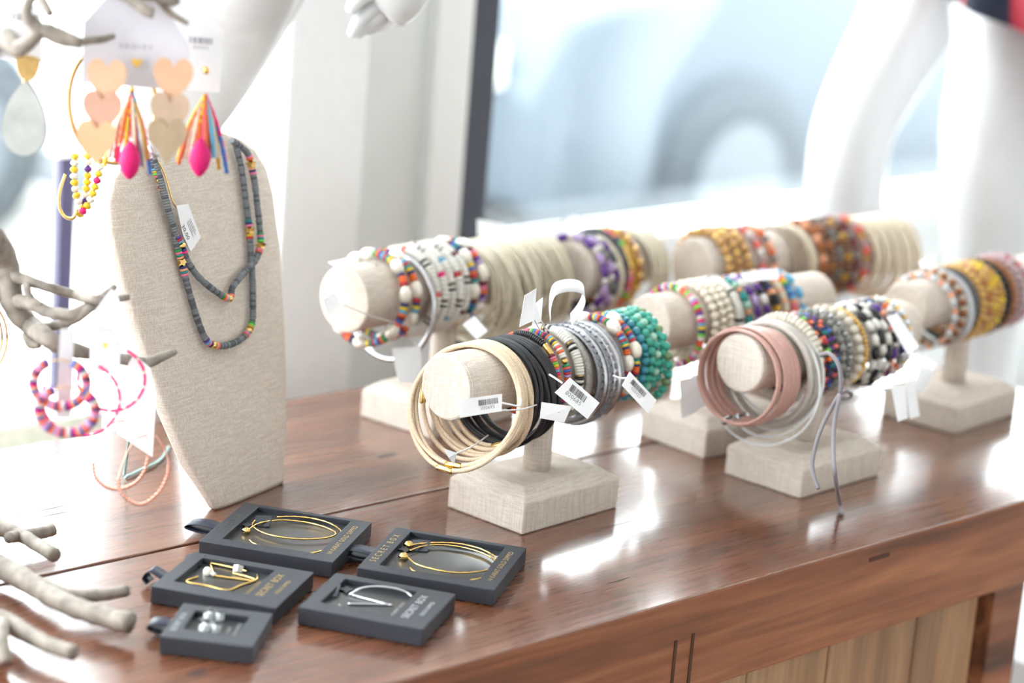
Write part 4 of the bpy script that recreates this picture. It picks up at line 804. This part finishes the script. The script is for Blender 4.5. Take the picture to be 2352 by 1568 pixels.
branch([(1.0418, 1.6282, 1.1207), (1.0404, 1.6018, 1.1244), (1.0461, 1.5873, 1.1204), (1.0541, 1.572, 1.1205), (1.0614, 1.5655, 1.1226), (1.0771, 1.5665, 1.1284), (1.0911, 1.5692, 1.134), (1.1026, 1.5738, 1.138)], [.007, .0055, .005, .005, .004, .0026])
branch([(1.0574, 1.6055, 1.1011), (1.0588, 1.5786, 1.1114), (1.0633, 1.5632, 1.1215), (1.082, 1.5627, 1.1313)], [.0045, .004, .0045, .003])
branch([(1.0452, 1.6165, 1.1379), (1.0396, 1.6056, 1.1328), (1.0417, 1.6014, 1.1269), (1.0435, 1.5911, 1.1235)], [.0035, .003, .004])
branch([(0.9614, 1.7151, 1.0985), (1.0019, 1.653, 1.1195), (1.0338, 1.6382, 1.126), (1.0386, 1.6294, 1.1152), (1.0462, 1.6171, 1.1023)], [.010, .008, .007, .006])
branch([(1.0452, 1.615, 1.0936), (1.0421, 1.602, 1.0897), (1.0444, 1.5928, 1.0909)], [.004, .0042, .0025])
branch([(0.9828, 1.725, 1.2643), (0.9932, 1.6457, 1.3158), (0.9882, 1.5749, 1.3479), (0.9872, 1.5453, 1.3443), (0.9952, 1.5284, 1.3598), (1.0054, 1.5171, 1.3568), (1.0163, 1.505, 1.3533)], [.012, .010, .008, .0055, .007, .004])
branch([(0.9951, 1.5283, 1.3592), (0.983, 1.5311, 1.3736), (0.9881, 1.5307, 1.3867)], [.006, .0045, .004])
branch([(1.0201, 1.5154, 1.3523), (1.0263, 1.5101, 1.3549), (1.0365, 1.5076, 1.3556), (1.0464, 1.5059, 1.3582)], [.003, .0035, .0030, .002])
branch([(1.005, 1.7423, 1.3727), (1.0198, 1.5898, 1.3953), (1.0419, 1.5093, 1.3953), (1.0532, 1.4787, 1.3825), (1.058, 1.4728, 1.3793)], [.010, .007, .005, .004])
branch([(1.0419, 1.5093, 1.3953), (1.0722, 1.4777, 1.3916), (1.0772, 1.4706, 1.3858)], [.005, .006, .004])
branch([(1.0635, 1.4886, 1.3976), (1.0791, 1.4808, 1.379), (1.0882, 1.469, 1.3717)], [.003, .0028, .0020])
branch([(1.0198, 1.5898, 1.3953), (1.0092, 1.5511, 1.3803), (1.0074, 1.5352, 1.3718)], [.005, .004, .003])
# low branches resting on the table
branch([(0.8809, 1.5946, 0.94), (1.0161, 1.6836, 0.922), (1.0409, 1.6402, 0.918), (1.0455, 1.6068, 0.918), (1.0423, 1.559, 0.918)], [.010, .008, .0062, .0058])
branch([(1.0307, 1.6105, 0.92), (1.0532, 1.6188, 0.916), (1.0649, 1.6169, 0.916), (1.0797, 1.6183, 0.916)], [.005, .0052, .0056])
branch([(0.8584, 1.5537, 0.95), (0.9658, 1.606, 0.924), (0.9934, 1.564, 0.916), (0.9941, 1.5133, 0.916), (0.9934, 1.4686, 0.916), (1.0004, 1.4366, 0.916), (1.0117, 1.4057, 0.916)], [.013, .011, .0088, .0086, .0085])
branch([(0.9953, 1.5121, 0.918), (0.9988, 1.4894, 0.918), (1.0091, 1.4739, 0.918), (1.025, 1.4639, 0.918), (1.0465, 1.4618, 0.918)], [.0050, .0052, .0052, .0050])
branch([(0.8492, 1.5369, 0.95), (0.8912, 1.4865, 0.926), (0.9313, 1.4643, 0.916), (0.9336, 1.4312, 0.916), (0.9355, 1.4042, 0.916), (0.9429, 1.3792, 0.916)], [.011, .009, .0066, .0062])
branch([(0.9249, 1.4511, 0.92), (0.9056, 1.422, 0.92), (0.8999, 1.4051, 0.909)], [.0062, .006, .0055])

# ------------------------------------------------------------------ earring cards hanging on the tree
def frame(yaw=0.0):
    a = -0.7645 + r_(yaw); return Vector((math.cos(a), math.sin(a), 0)), Vector((0, 0, 1)), Vector((math.sin(a), -math.cos(a), 0))
def flat(name, poly, c, root, off, m, thick=.0005, yaw=0.0, lift=0.0, roll=0.0, bev=0):
    ex, ey, nz = frame(yaw); cr_, sr_ = math.cos(roll), math.sin(roll); k = len(poly); c = Vector(c) + nz * lift
    pts = [(x * cr_ - y * sr_, x * sr_ + y * cr_) for x, y in poly]
    V = [c + ex * x + ey * y - nz * thick / 2 for x, y in pts] + [c + ex * x + ey * y + nz * thick / 2 for x, y in pts]
    Fc = [tuple(range(k - 1, -1, -1)), tuple(range(k, 2 * k))] + [(i, (i + 1) % k, k + (i + 1) % k, k + i) for i in range(k)]
    return mesh_obj(name, V, Fc, m, root, False, off)
def heart(wd, ht, n=28):
    out = []
    for i in range(n):
        t = 2 * PI * i / n
        out.append((wd / 2 * math.sin(t) ** 3, ht * (.5 + (13 * math.cos(t) - 5 * math.cos(2 * t) - 2 * math.cos(3 * t) - math.cos(4 * t) - 11.9) / 28.5)))
    return out[::-1]
def printed(root, off, c, g, m, yaw=0, lift=.0006):
    ex, ey, nz = frame(yaw); v, f = place(g, Vector(c) + nz * lift, ex, ey); return mesh_obj('print', v, f, m, root, False, off)
def ring_at(c, rx, ry, n=48, yaw=0, a0=0, a1=360, roll=0):
    ex, ey, nz = frame(yaw); out = []
    for i in range(n + 1):
        a = r_(a0 + (a1 - a0) * i / n); x, y = rx * math.cos(a), ry * math.sin(a)
        out.append(Vector(c) + ex * (x * math.cos(roll) - y * math.sin(roll)) + ey * (x * math.sin(roll) + y * math.cos(roll)))
    return out
PXM = 1 / 5404.0
CARDP = mat('cool_white_card', (208, 206, 214), .6, vary=.01)
# heart card
d = 1.82; u = d * PXM
c0 = Vector((1.0634, 1.5008, 1.3507)); hc = empty('earring_card', c0, 'white card with two triple-heart rose gold earrings hanging in front', 'earrings')
flat('card', [(-122 * u, -95 * u), (122 * u, -95 * u), (122 * u, 5 * u), (96 * u, 45 * u), (52 * u, 110 * u), (-70 * u, 110 * u), (-122 * u, 45 * u)], c0, hc, c0, CARDP)
flat('hang_hole', [(12 * u * math.cos(a), 9 * u * math.sin(a)) for a in [2 * PI * i / 14 for i in range(14)]], (1.0699, 1.503, 1.3745), hc, c0, mat('card_hole', (170, 176, 186), .7), .0002, lift=.0005)
printed(hc, c0, (1.0631, 1.5009, 1.35), text_geo('S A D I E S', 15 * u), GREYINK)
flat('gold_heart_print', heart(25 * u, 24 * u), (1.062, 1.4973, 1.3374), hc, c0, mat('gold_print', (236, 192, 92), .4, .2), .0002, lift=.0005)
HT = [mat('brushed_rose_gold', (222, 178, 146), .5, .1, vary=.03), mat('brushed_taupe_gold', (204, 176, 152), .45, .3, vary=.05), mat('brushed_bronze', (186, 164, 136), .42, .4, vary=.05)]
HL = [mat('brushed_rose_gold'), mat('dusty_rose_gold', (208, 160, 140), .5, .1, vary=.04), mat('pale_peach_gold', (224, 178, 138), .5, .1, vary=.03)]
for side, pts, mm in (('r', [(1.0759, 1.4681, 1.3275), (1.0721, 1.4655, 1.3017), (1.0694, 1.4637, 1.2815)], HT), ('l', [(1.0394, 1.5028, 1.3226), (1.035, 1.5014, 1.2987), (1.0301, 1.5009, 1.2759)], HL)):
    er = flat('heart_earring', heart(92 * u, 112 * u), pts[0], hc, c0, mm[0], .0012, lift=.004, yaw=4 if side == 'r' else -3)
    for q, m_, lf in ((pts[1], mm[1], .0025), (pts[2], mm[2], .001)):
        h_ = flat('heart_link', heart(92 * u, 108 * u), q, er, c0, m_, .0012, lift=lf, yaw=4 if side == 'r' else -3)
# tassel card
d = 1.88; u = d * PXM
c0 = Vector((1.1202, 1.5294, 1.3446)); tc_ = empty('earring_card', c0, 'white barcode card with pink and orange bead tassel earrings', 'earrings')
flat('card', [(-205 * u, -100 * u), (108 * u, -100 * u), (112 * u, 42 * u), (56 * u, 112 * u), (-140 * u, 112 * u), (-205 * u, 40 * u)], c0, tc_, c0, CARDM, yaw=3)
printed(tc_, c0, (1.1326, 1.5106, 1.3511), barcode_geo(54 * u, 14 * u, 5), mat('soft_ink', (110, 106, 120), .7, vary=0)); printed(tc_, c0, (1.1319, 1.5093, 1.3458), text_geo('020422', 11 * u), GREYINK)
for k, (top, bob, sx) in enumerate((((1.0859, 1.5361, 1.309), (1.078, 1.5242, 1.2547), 1), ((1.1278, 1.4954, 1.3122), (1.1183, 1.4862, 1.2611), -1))):
    top, bob = Vector(top), Vector(bob); ex, ey, nz = frame(0)
    te = put_bead(tc_, 'ball', 'gold', top + ey * 50 * u * (1 if k else .05) - c0 + nz * .002, ey, .0055, .0055); te.name = 'tassel_earring'
    # the pompom drop and its bead strings are parts of the earring card
    pv, pf = lathe([(.001, -42 * u), (10 * u, -36 * u), (20 * u, -22 * u), (25 * u, 0), (22 * u, 18 * u), (13 * u, 34 * u), (3 * u, 46 * u)], 18)
    o = mesh_obj('thread_drop', pv, pf, mat('magenta_thread', (226, 12, 116), .6, vary=.12, scale=600, bump=.4), tc_, True); o.location = bob - c0
    cols = 'yellow orange cream red hot cream orange yellow hot coral cream orange red sky cream mustard hot blue'.split()
    rr = random.Random(3 + k)
    for i, cn in enumerate(cols):
        fx = (i / (len(cols) - 1) - .5) * 2; tip = top + ex * (fx * 54 * u + rr.uniform(-6, 6) * u) - ey * ((116 + 60 * abs(fx) + rr.uniform(-16, 22)) * u) + nz * ((1 - fx * fx) * .006 + rr.uniform(-.003, .003))
        mid = top.lerp(tip, .5) + ex * fx * 7 * u + nz * .002
        geo_obj('bead_string', tube(smooth_path([top - ey * rr.uniform(4, 14) * u, mid, tip], 7), [.0016 if j % 2 else .0020 for j in range(15)], 6), PAL[cn], tc_, True, c0)
put_bead(tc_, 'ball', 'gold', Vector((1.1299, 1.4996, 1.3296)) - c0, Vector((0, 0, 1)), .0055, .0055).name = 'stud'
# pearl drop card at the far left
d = 1.84; u = d * PXM
c0 = Vector((1.0076, 1.5873, 1.3551)); pc_ = empty('earring_card', c0, 'white barcode card with a gold and pearly teardrop earring at far left', 'earrings')
flat('card', [(-75 * u, -78 * u), (72 * u, -78 * u), (66 * u, 0), (62 * u, 50 * u), (-75 * u, 56 * u)], c0, pc_, c0, CARDM, yaw=-6)
printed(pc_, c0, (1.012, 1.5773, 1.3635), barcode_geo(60 * u, 17 * u, 7), INK, -6); printed(pc_, c0, (1.0147, 1.5727, 1.3587), text_geo('020422', 12 * u), GREYINK, -6)
put_bead(pc_, 'ball', 'gold', Vector((1.0073, 1.5675, 1.3399)) - c0, Vector((0, 0, 1)), .0048, .0048).name = 'stud'
flat('gold_glitter_leaf', [(28 * u * math.cos(a), (6 + 50 * math.sin(a)) * u if math.sin(a) < 0 else 6 * u + 10 * u * math.sin(a)) for a in [2 * PI * i / 24 for i in range(24)]], (1.007, 1.5642, 1.3302), pc_, c0, mat('gold_glitter', (214, 176, 110), .35, .6, vary=.35, scale=1500, bump=1), .0012)
flat('pearly_teardrop', [(62 * u * math.sin(t) * (math.sin(t / 2) ** .75), (86 * math.cos(t)) * u) for t in [2 * PI * i / 40 for i in range(40)]][::-1], (0.9997, 1.5561, 1.2879), pc_, c0, mat('mother_of_pearl', (206, 208, 206), .25, .55, vary=.12, scale=30), .0016)
geo_obj('gold_link', tube(ring_at((1.0015, 1.5585, 1.3154), 5 * u, 9 * u, 16, 40), .0007, 6), GOLD, pc_, True, c0)
# big gold hoop behind the cards
def hoops(name, label, items, cat='earring', off=None):
    root = empty(name, items[0][1][0], label, cat); o_ = Vector(items[0][1][0])
    for nm, pts, rad, m in items: geo_obj(nm, tube(pts, rad, 8), m, root, True, o_)
    return root, o_
u = 1.92 * PXM
hoops('hoop_earring', 'large polished gold hoop earring showing left of the heart card', [('hoop', ring_at((1.1021, 1.5857, 1.2894), 100 * u, 138 * u, 48, 0, 80, 400, .08), .0019, mat('pale_gold', (206, 166, 116), .15, 1.0, vary=0)), ('ear_post', [(1.1186, 1.5604, 1.2652), (1.1211, 1.5543, 1.2553), (1.1233, 1.5503, 1.2505)], .0034, SILVER)])
# yellow bead earrings
c0 = Vector((1.1246, 1.6625, 1.2412)); yb = empty('bead_earring', c0, 'yellow seed-bead dangle earring with a gold hoop, blurred behind the heart card', 'earrings')
geo_obj('gold_hoop', tube(smooth_path([(1.1122, 1.6654, 1.2152), (1.107, 1.6652, 1.2005), (1.1052, 1.6624, 1.188), (1.1079, 1.6569, 1.1802), (1.1126, 1.6521, 1.18), (1.1161, 1.6513, 1.1874)], 6), .0014, 7), GOLD, yb, True, c0)
for k, (pts, cs) in enumerate((([(1.1202, 1.6639, 1.233), (1.1175, 1.6602, 1.2158), (1.1168, 1.6558, 1.2016), (1.1179, 1.6509, 1.1912)], 'yellow white yellow clearc'), ([(1.1364, 1.6492, 1.2372), (1.1334, 1.6463, 1.221), (1.129, 1.6454, 1.2065), (1.124, 1.6457, 1.1936), (1.1176, 1.6486, 1.1841)], 'yellow yellow white yellow hot'), ([(1.1318, 1.6636, 1.2443), (1.1302, 1.6588, 1.2265), (1.1274, 1.655, 1.2085), (1.1231, 1.6527, 1.1904), (1.1187, 1.6533, 1.18)], 'yellow yellow yellow white purple'))):
    string_beads(yb, smooth_path(pts, 5), [('nugget', c, .0055, .0068) for c in cs.split()], off=c0)
# purple and orange disc hoops
u = 1.88 * PXM
HC = 'purple orange lilac pink navy coral white purple hot peach blue orange pink lilac'.split()
c0 = Vector((0.986, 1.4715, 1.1386)); hp = empty('earring_card', c0, 'thin white card with two hot pink, purple and orange disc hoops', 'earrings')
flat('card', [(-16 * u, -110 * u), (18 * u, -110 * u), (18 * u, 95 * u), (-12 * u, 95 * u)], (0.9882, 1.4724, 1.107), hp, c0, CARDM, yaw=20)
for nm, cpt, rx, ry in (('a', (0.9791, 1.4643, 1.0998), 58, 53), ('b', (0.9696, 1.4396, 1.0862), 61, 52)):
    pth = ring_at(cpt, rx * u, ry * u, 40, 6, 118, 425)
    string_beads(hp, pth, [('disc', c, .0026, .0082) for c in HC], off=c0)
    geo_obj('ear_wire', tube(ring_at(cpt, rx * u, ry * u, 12, 6, 60, 120), .0006, 6), GOLD, hp, True, c0)
# pink twisted hoops on a hexagonal card
u = 1.88 * PXM
c0 = Vector((1.0645, 1.5287, 1.1101)); pk = empty('earring_card', c0, 'pale card with two hot pink and gold twisted thread hoops', 'earrings')
flat('card', [(-38 * u, -95 * u), (36 * u, -72 * u), (38 * u, 70 * u), (22 * u, 112 * u), (8 * u, 118 * u), (-30 * u, 60 * u), (-38 * u, 20 * u)], c0, pk, c0, CARDP, yaw=-10)
flat('gold_heart_print', heart(12 * u, 18 * u), (1.0589, 1.5209, 1.1055), pk, c0, mat('gold_print'), .0002, yaw=-10)
printed(pk, c0, (1.0605, 1.524, 1.1183), text_geo('SADIES', 11 * u), GREYINK, -10)
for cpt, r1 in (((1.0222, 1.4988, 1.0722), 87), ((1.0526, 1.5018, 1.0838), 76)):
    pth = ring_at(cpt, r1 * u, r1 * u, 44, 8, 65, -200)
    string_beads(pk, pth, [('tube', 'hot', .0050, .0026), ('tube', 'hot', .0050, .0026), ('tube', 'cream', .0022, .0023)], off=c0)
# white card with rose gold rope hoops
u = 1.90 * PXM
c0 = Vector((1.1102, 1.5459, 1.0422)); rg = empty('earring_card', c0, 'large white card with two rose gold rope hoop earrings', 'earrings')
geo_obj('card', slab([(1.0728, 1.5205, 1.0302), (1.0824, 1.5282, 1.0779), (1.0907, 1.5258, 1.094), (1.0986, 1.5144, 1.0841), (1.0997, 1.5054, 1.0625), (1.0915, 1.4959, 1.0139)], .0005), CARDM, rg, off=c0)
for a_, b_ in (([(1.073, 1.5105, 1.0436), (1.0678, 1.5152, 1.042), (1.0633, 1.5183, 1.0385), (1.0586, 1.5186, 1.0262), (1.055, 1.5183, 1.0154), (1.0506, 1.5202, 1.0088)], [(1.0506, 1.5202, 1.0088), (1.0506, 1.5163, 0.9981), (1.0552, 1.5091, 0.9912), (1.0628, 1.501, 0.9896), (1.0725, 1.4932, 0.9947), (1.0792, 1.49, 1.0042), (1.0835, 1.4903, 1.0168)]), ([(1.0794, 1.487, 1.0365), (1.0749, 1.4909, 1.035), (1.071, 1.4934, 1.0312), (1.0651, 1.4953, 1.0202), (1.0608, 1.4956, 1.0093), (1.0583, 1.4952, 1.0014)], [(1.0583, 1.4952, 1.0014), (1.0583, 1.4914, 0.991), (1.0641, 1.4829, 0.9836), (1.0711, 1.4759, 0.9833), (1.0808, 1.4699, 0.9934), (1.0868, 1.4684, 1.0058), (1.089, 1.4696, 1.0151)])):
    geo_obj('ear_wire', tube(smooth_path(a_, 6), .0006, 6), ROSE, rg, True, c0)
    pp = smooth_path(b_, 14)
    for ph in (0, PI):
        q = []
        for i, p in enumerate(pp):
            t = (pp[min(i + 1, len(pp) - 1)] - pp[max(i - 1, 0)]).normalized(); x = t.cross(Vector((.69, .72, 0))).normalized(); y = t.cross(x)
            q.append(p + (x * math.cos(i * .95 + ph) + y * math.sin(i * .95 + ph)) * .0009)
        geo_obj('rope_wire', tube(q, .0008, 6), ROSE, rg, True, c0)
geo_obj('ear_wire', tube(smooth_path([(1.089, 1.4696, 1.0151), (1.0886, 1.4726, 1.0224), (1.0868, 1.4772, 1.0299), (1.0839, 1.4826, 1.037)], 5), .0006, 6), ROSE, rg, True, c0)
printed(rg, c0, (1.113, 1.535, 1.0522), barcode_geo(26 * u, 16 * u, 9), mat('soft_ink'))
u = 1.88 * PXM
hoops('hoop_earring', 'slim gold hoop earring cut by the left edge of the photo', [('hoop', ring_at((1.0028, 1.6147, 1.097), 58 * u, 88 * u, 40, 10), .0013, mat('pale_gold')), ('hoop', ring_at((1.011, 1.6331, 1.0897), 58 * u, 84 * u, 40, 30), .0011, mat('pale_gold'))])

# ------------------------------------------------------------------ mannequins
def skin(name, verts, edges, m, root, off, sub=2):
    me = bpy.data.meshes.new(name); me.from_pydata([tuple(Vector(v[0]) - off) for v in verts], edges, [])
    o = bpy.data.objects.new(name, me); col.objects.link(o); o.parent = root
    md = o.modifiers.new('skin', 'SKIN'); md.use_smooth_shade = True
    sv = me.skin_vertices[0] if me.skin_vertices else None
    if sv is None:
        bpy.context.view_layer.objects.active = o; bpy.ops.mesh.customdata_skin_add(); sv = me.skin_vertices[0]
    for i, v in enumerate(verts): sv.data[i].radius = (v[1], v[1]); sv.data[i].use_root = (i == 0)
    s = o.modifiers.new('sub', 'SUBSURF'); s.levels = sub; s.render_levels = sub
    me.materials.append(m); return o
mr = Vector((2.758, 1.7992, 0.8863)); mr.z = .68
mq = empty('mannequin', mr, 'white shop mannequin at right in a dark red-striped skirt, legs apart', 'mannequin')
VR = [((2.8326, 1.946, 1.4933), .135), ((2.7891, 1.9721, 1.4056), .092), ((2.726, 1.9858, 1.2705), .076), ((2.6372, 1.9861, 1.1481), .064), ((2.6045, 1.9826, 1.0892), .060), ((2.6157, 1.9822, 0.9987), .060), ((2.6234, 1.9815, 0.8976), .052), ((2.6256, 1.9638, 0.7349), .036), ((2.5871, 1.9425, 0.6912), .034), ((2.4848, 1.8892, 0.7055), .022),
      ((2.7955, 1.8355, 1.4087), .092), ((2.7151, 1.8095, 1.2774), .080), ((2.6412, 1.7845, 1.1666), .068), ((2.6248, 1.7704, 1.123), .064), ((2.6344, 1.7602, 1.0414), .068), ((2.6458, 1.7574, 0.9449), .056), ((2.6477, 1.7363, 0.7721), .037), ((2.6089, 1.7172, 0.7336), .034), ((2.4958, 1.6605, 0.7488), .022),
      ((2.8652, 1.9863, 1.653), .125), ((2.9002, 2.0311, 1.8315), .15)]
skin('body', VR, [(0, 1), (1, 2), (2, 3), (3, 4), (4, 5), (5, 6), (6, 7), (7, 8), (8, 9), (0, 10), (10, 11), (11, 12), (12, 13), (13, 14), (14, 15), (15, 16), (16, 17), (17, 18), (0, 19), (19, 20)], MANN, mq, mr)
PLAID = bpy.data.materials.new('plaid_skirt_cloth'); PLAID.use_nodes = True; pn = PLAID.node_tree; pb = pn.nodes['Principled BSDF']
ptc = pn.nodes.new('ShaderNodeTexCoord'); pw = pn.nodes.new('ShaderNodeTexWave'); pw.wave_type = 'BANDS'; pw.bands_direction = 'X'; pw.inputs['Scale'].default_value = 6.0; pr = pn.nodes.new('ShaderNodeValToRGB'); ramp_set(pr, [(.66, (24, 30, 50)), (.8, (176, 44, 64)), (.94, (200, 80, 94))])
pn.links.new(ptc.outputs['Object'], pw.inputs['Vector']); pn.links.new(pw.outputs['Fac'], pr.inputs[0]); pn.links.new(pr.outputs[0], pb.inputs['Base Color']); pb.inputs['Roughness'].default_value = .9
hem = Vector((2.7555, 1.7389, 1.2746)); V, Fc = [], []; N = 40
for rr_, dz in ((.20, -.012), (.195, .06), (.17, .30), (.14, .42)):
    for j in range(N):
        a = 2 * PI * j / N; wv = 1 + .04 * math.sin(a * 9); V.append(hem + Vector((rr_ * wv * math.cos(a), rr_ * wv * .8 * math.sin(a), dz + .05 * math.cos(a - 2.4) * (1 if dz < .1 else .2))))
for i in range(3):
    for j in range(N): Fc.append((i * N + j, i * N + (j + 1) % N, (i + 1) * N + (j + 1) % N, (i + 1) * N + j))
sk = mesh_obj('skirt', V, Fc, PLAID, mq, True, mr); md = sk.modifiers.new('thickness', 'SOLIDIFY'); md.thickness = .003
ml_ = Vector((1.3989, 1.9271, 0.8769)); ml_.z = .78
mm_ = empty('mannequin', ml_, 'white shop mannequin at left behind the bust, one knee forward, hand hanging', 'mannequin')
VL = [((1.4341, 1.7741, 1.5145), .105), ((1.4706, 1.8667, 1.4281), .086), ((1.5098, 1.988, 1.3075), .084), ((1.4407, 1.978, 1.2111), .074), ((1.4083, 1.9821, 1.1734), .066), ((1.4127, 1.9657, 1.1006), .058), ((1.4131, 1.9537, 1.0288), .056), ((1.4011, 1.9487, 0.9422), .046), ((1.3908, 1.938, 0.8847), .036), ((1.382, 1.9322, 0.8448), .033), ((1.348, 1.9064, 0.841), .022),
      ((1.7269, 2.0288, 1.4138), .085), ((1.7281, 2.0412, 1.2909), .060), ((1.4798, 1.8364, 1.6504), .105), ((1.4967, 1.8696, 1.7876), .130), ((1.5914, 1.8154, 1.8181), .055), ((1.6149, 1.7933, 1.6619), .042), ((1.5753, 1.753, 1.4832), .034), ((1.5751, 1.7625, 1.3886), .024)]
VL = VL[:11] + VL[13:]
skin('body', VL, [(0, 1), (1, 2), (2, 3), (3, 4), (4, 5), (5, 6), (6, 7), (7, 8), (8, 9), (9, 10), (0, 11), (11, 12), (12, 13), (13, 14), (14, 15), (15, 16)], MANN, mm_, ml_)
hand = join(tube(smooth_path([(1.5808, 1.7646, 1.4098), (1.5668, 1.7644, 1.3712), (1.5523, 1.7678, 1.3408), (1.5448, 1.7713, 1.3296)], 4), [.022, .023, .026, .030, .033, .036, .037, .036, .034, .031, .028, .024, .018], 12),
            *[tube(smooth_path(p, 4), [r0 * f for f in (1, 1, 1, .98, .95, .92, .9, .86, .82, .76, .7, .62, .4)[:len(smooth_path(p, 4))]], 10) for p, r0 in (([(1.5475, 1.7655, 1.3412), (1.5254, 1.7683, 1.3283), (1.5139, 1.7682, 1.3166), (1.5076, 1.7676, 1.3057)], .0085), ([(1.5516, 1.7663, 1.3345), (1.5361, 1.7695, 1.321), (1.5276, 1.7747, 1.3118), (1.5215, 1.7781, 1.3046)], .0088), ([(1.557, 1.767, 1.3313), (1.5482, 1.7715, 1.3195), (1.5406, 1.7767, 1.3129), (1.5358, 1.7801, 1.3091)], .0085), ([(1.566, 1.7726, 1.3312), (1.5608, 1.7743, 1.3215), (1.555, 1.7777, 1.315), (1.5503, 1.7813, 1.312)], .0075), ([(1.5472, 1.7633, 1.3544), (1.5227, 1.7637, 1.3483), (1.509, 1.7665, 1.3384), (1.5039, 1.7681, 1.3289)], .0095))])
geo_obj('hand', hand, MANN, mm_, True, ml_)
pl2 = geo_obj('display_plinth', box(0.55, 1.50, 1.885, 2.09, 0.0, 0.775), WHITE); bevel_mesh(pl2, .004); tag(pl2, 'white plinth behind the table at left under the mannequin foot', 'plinth')
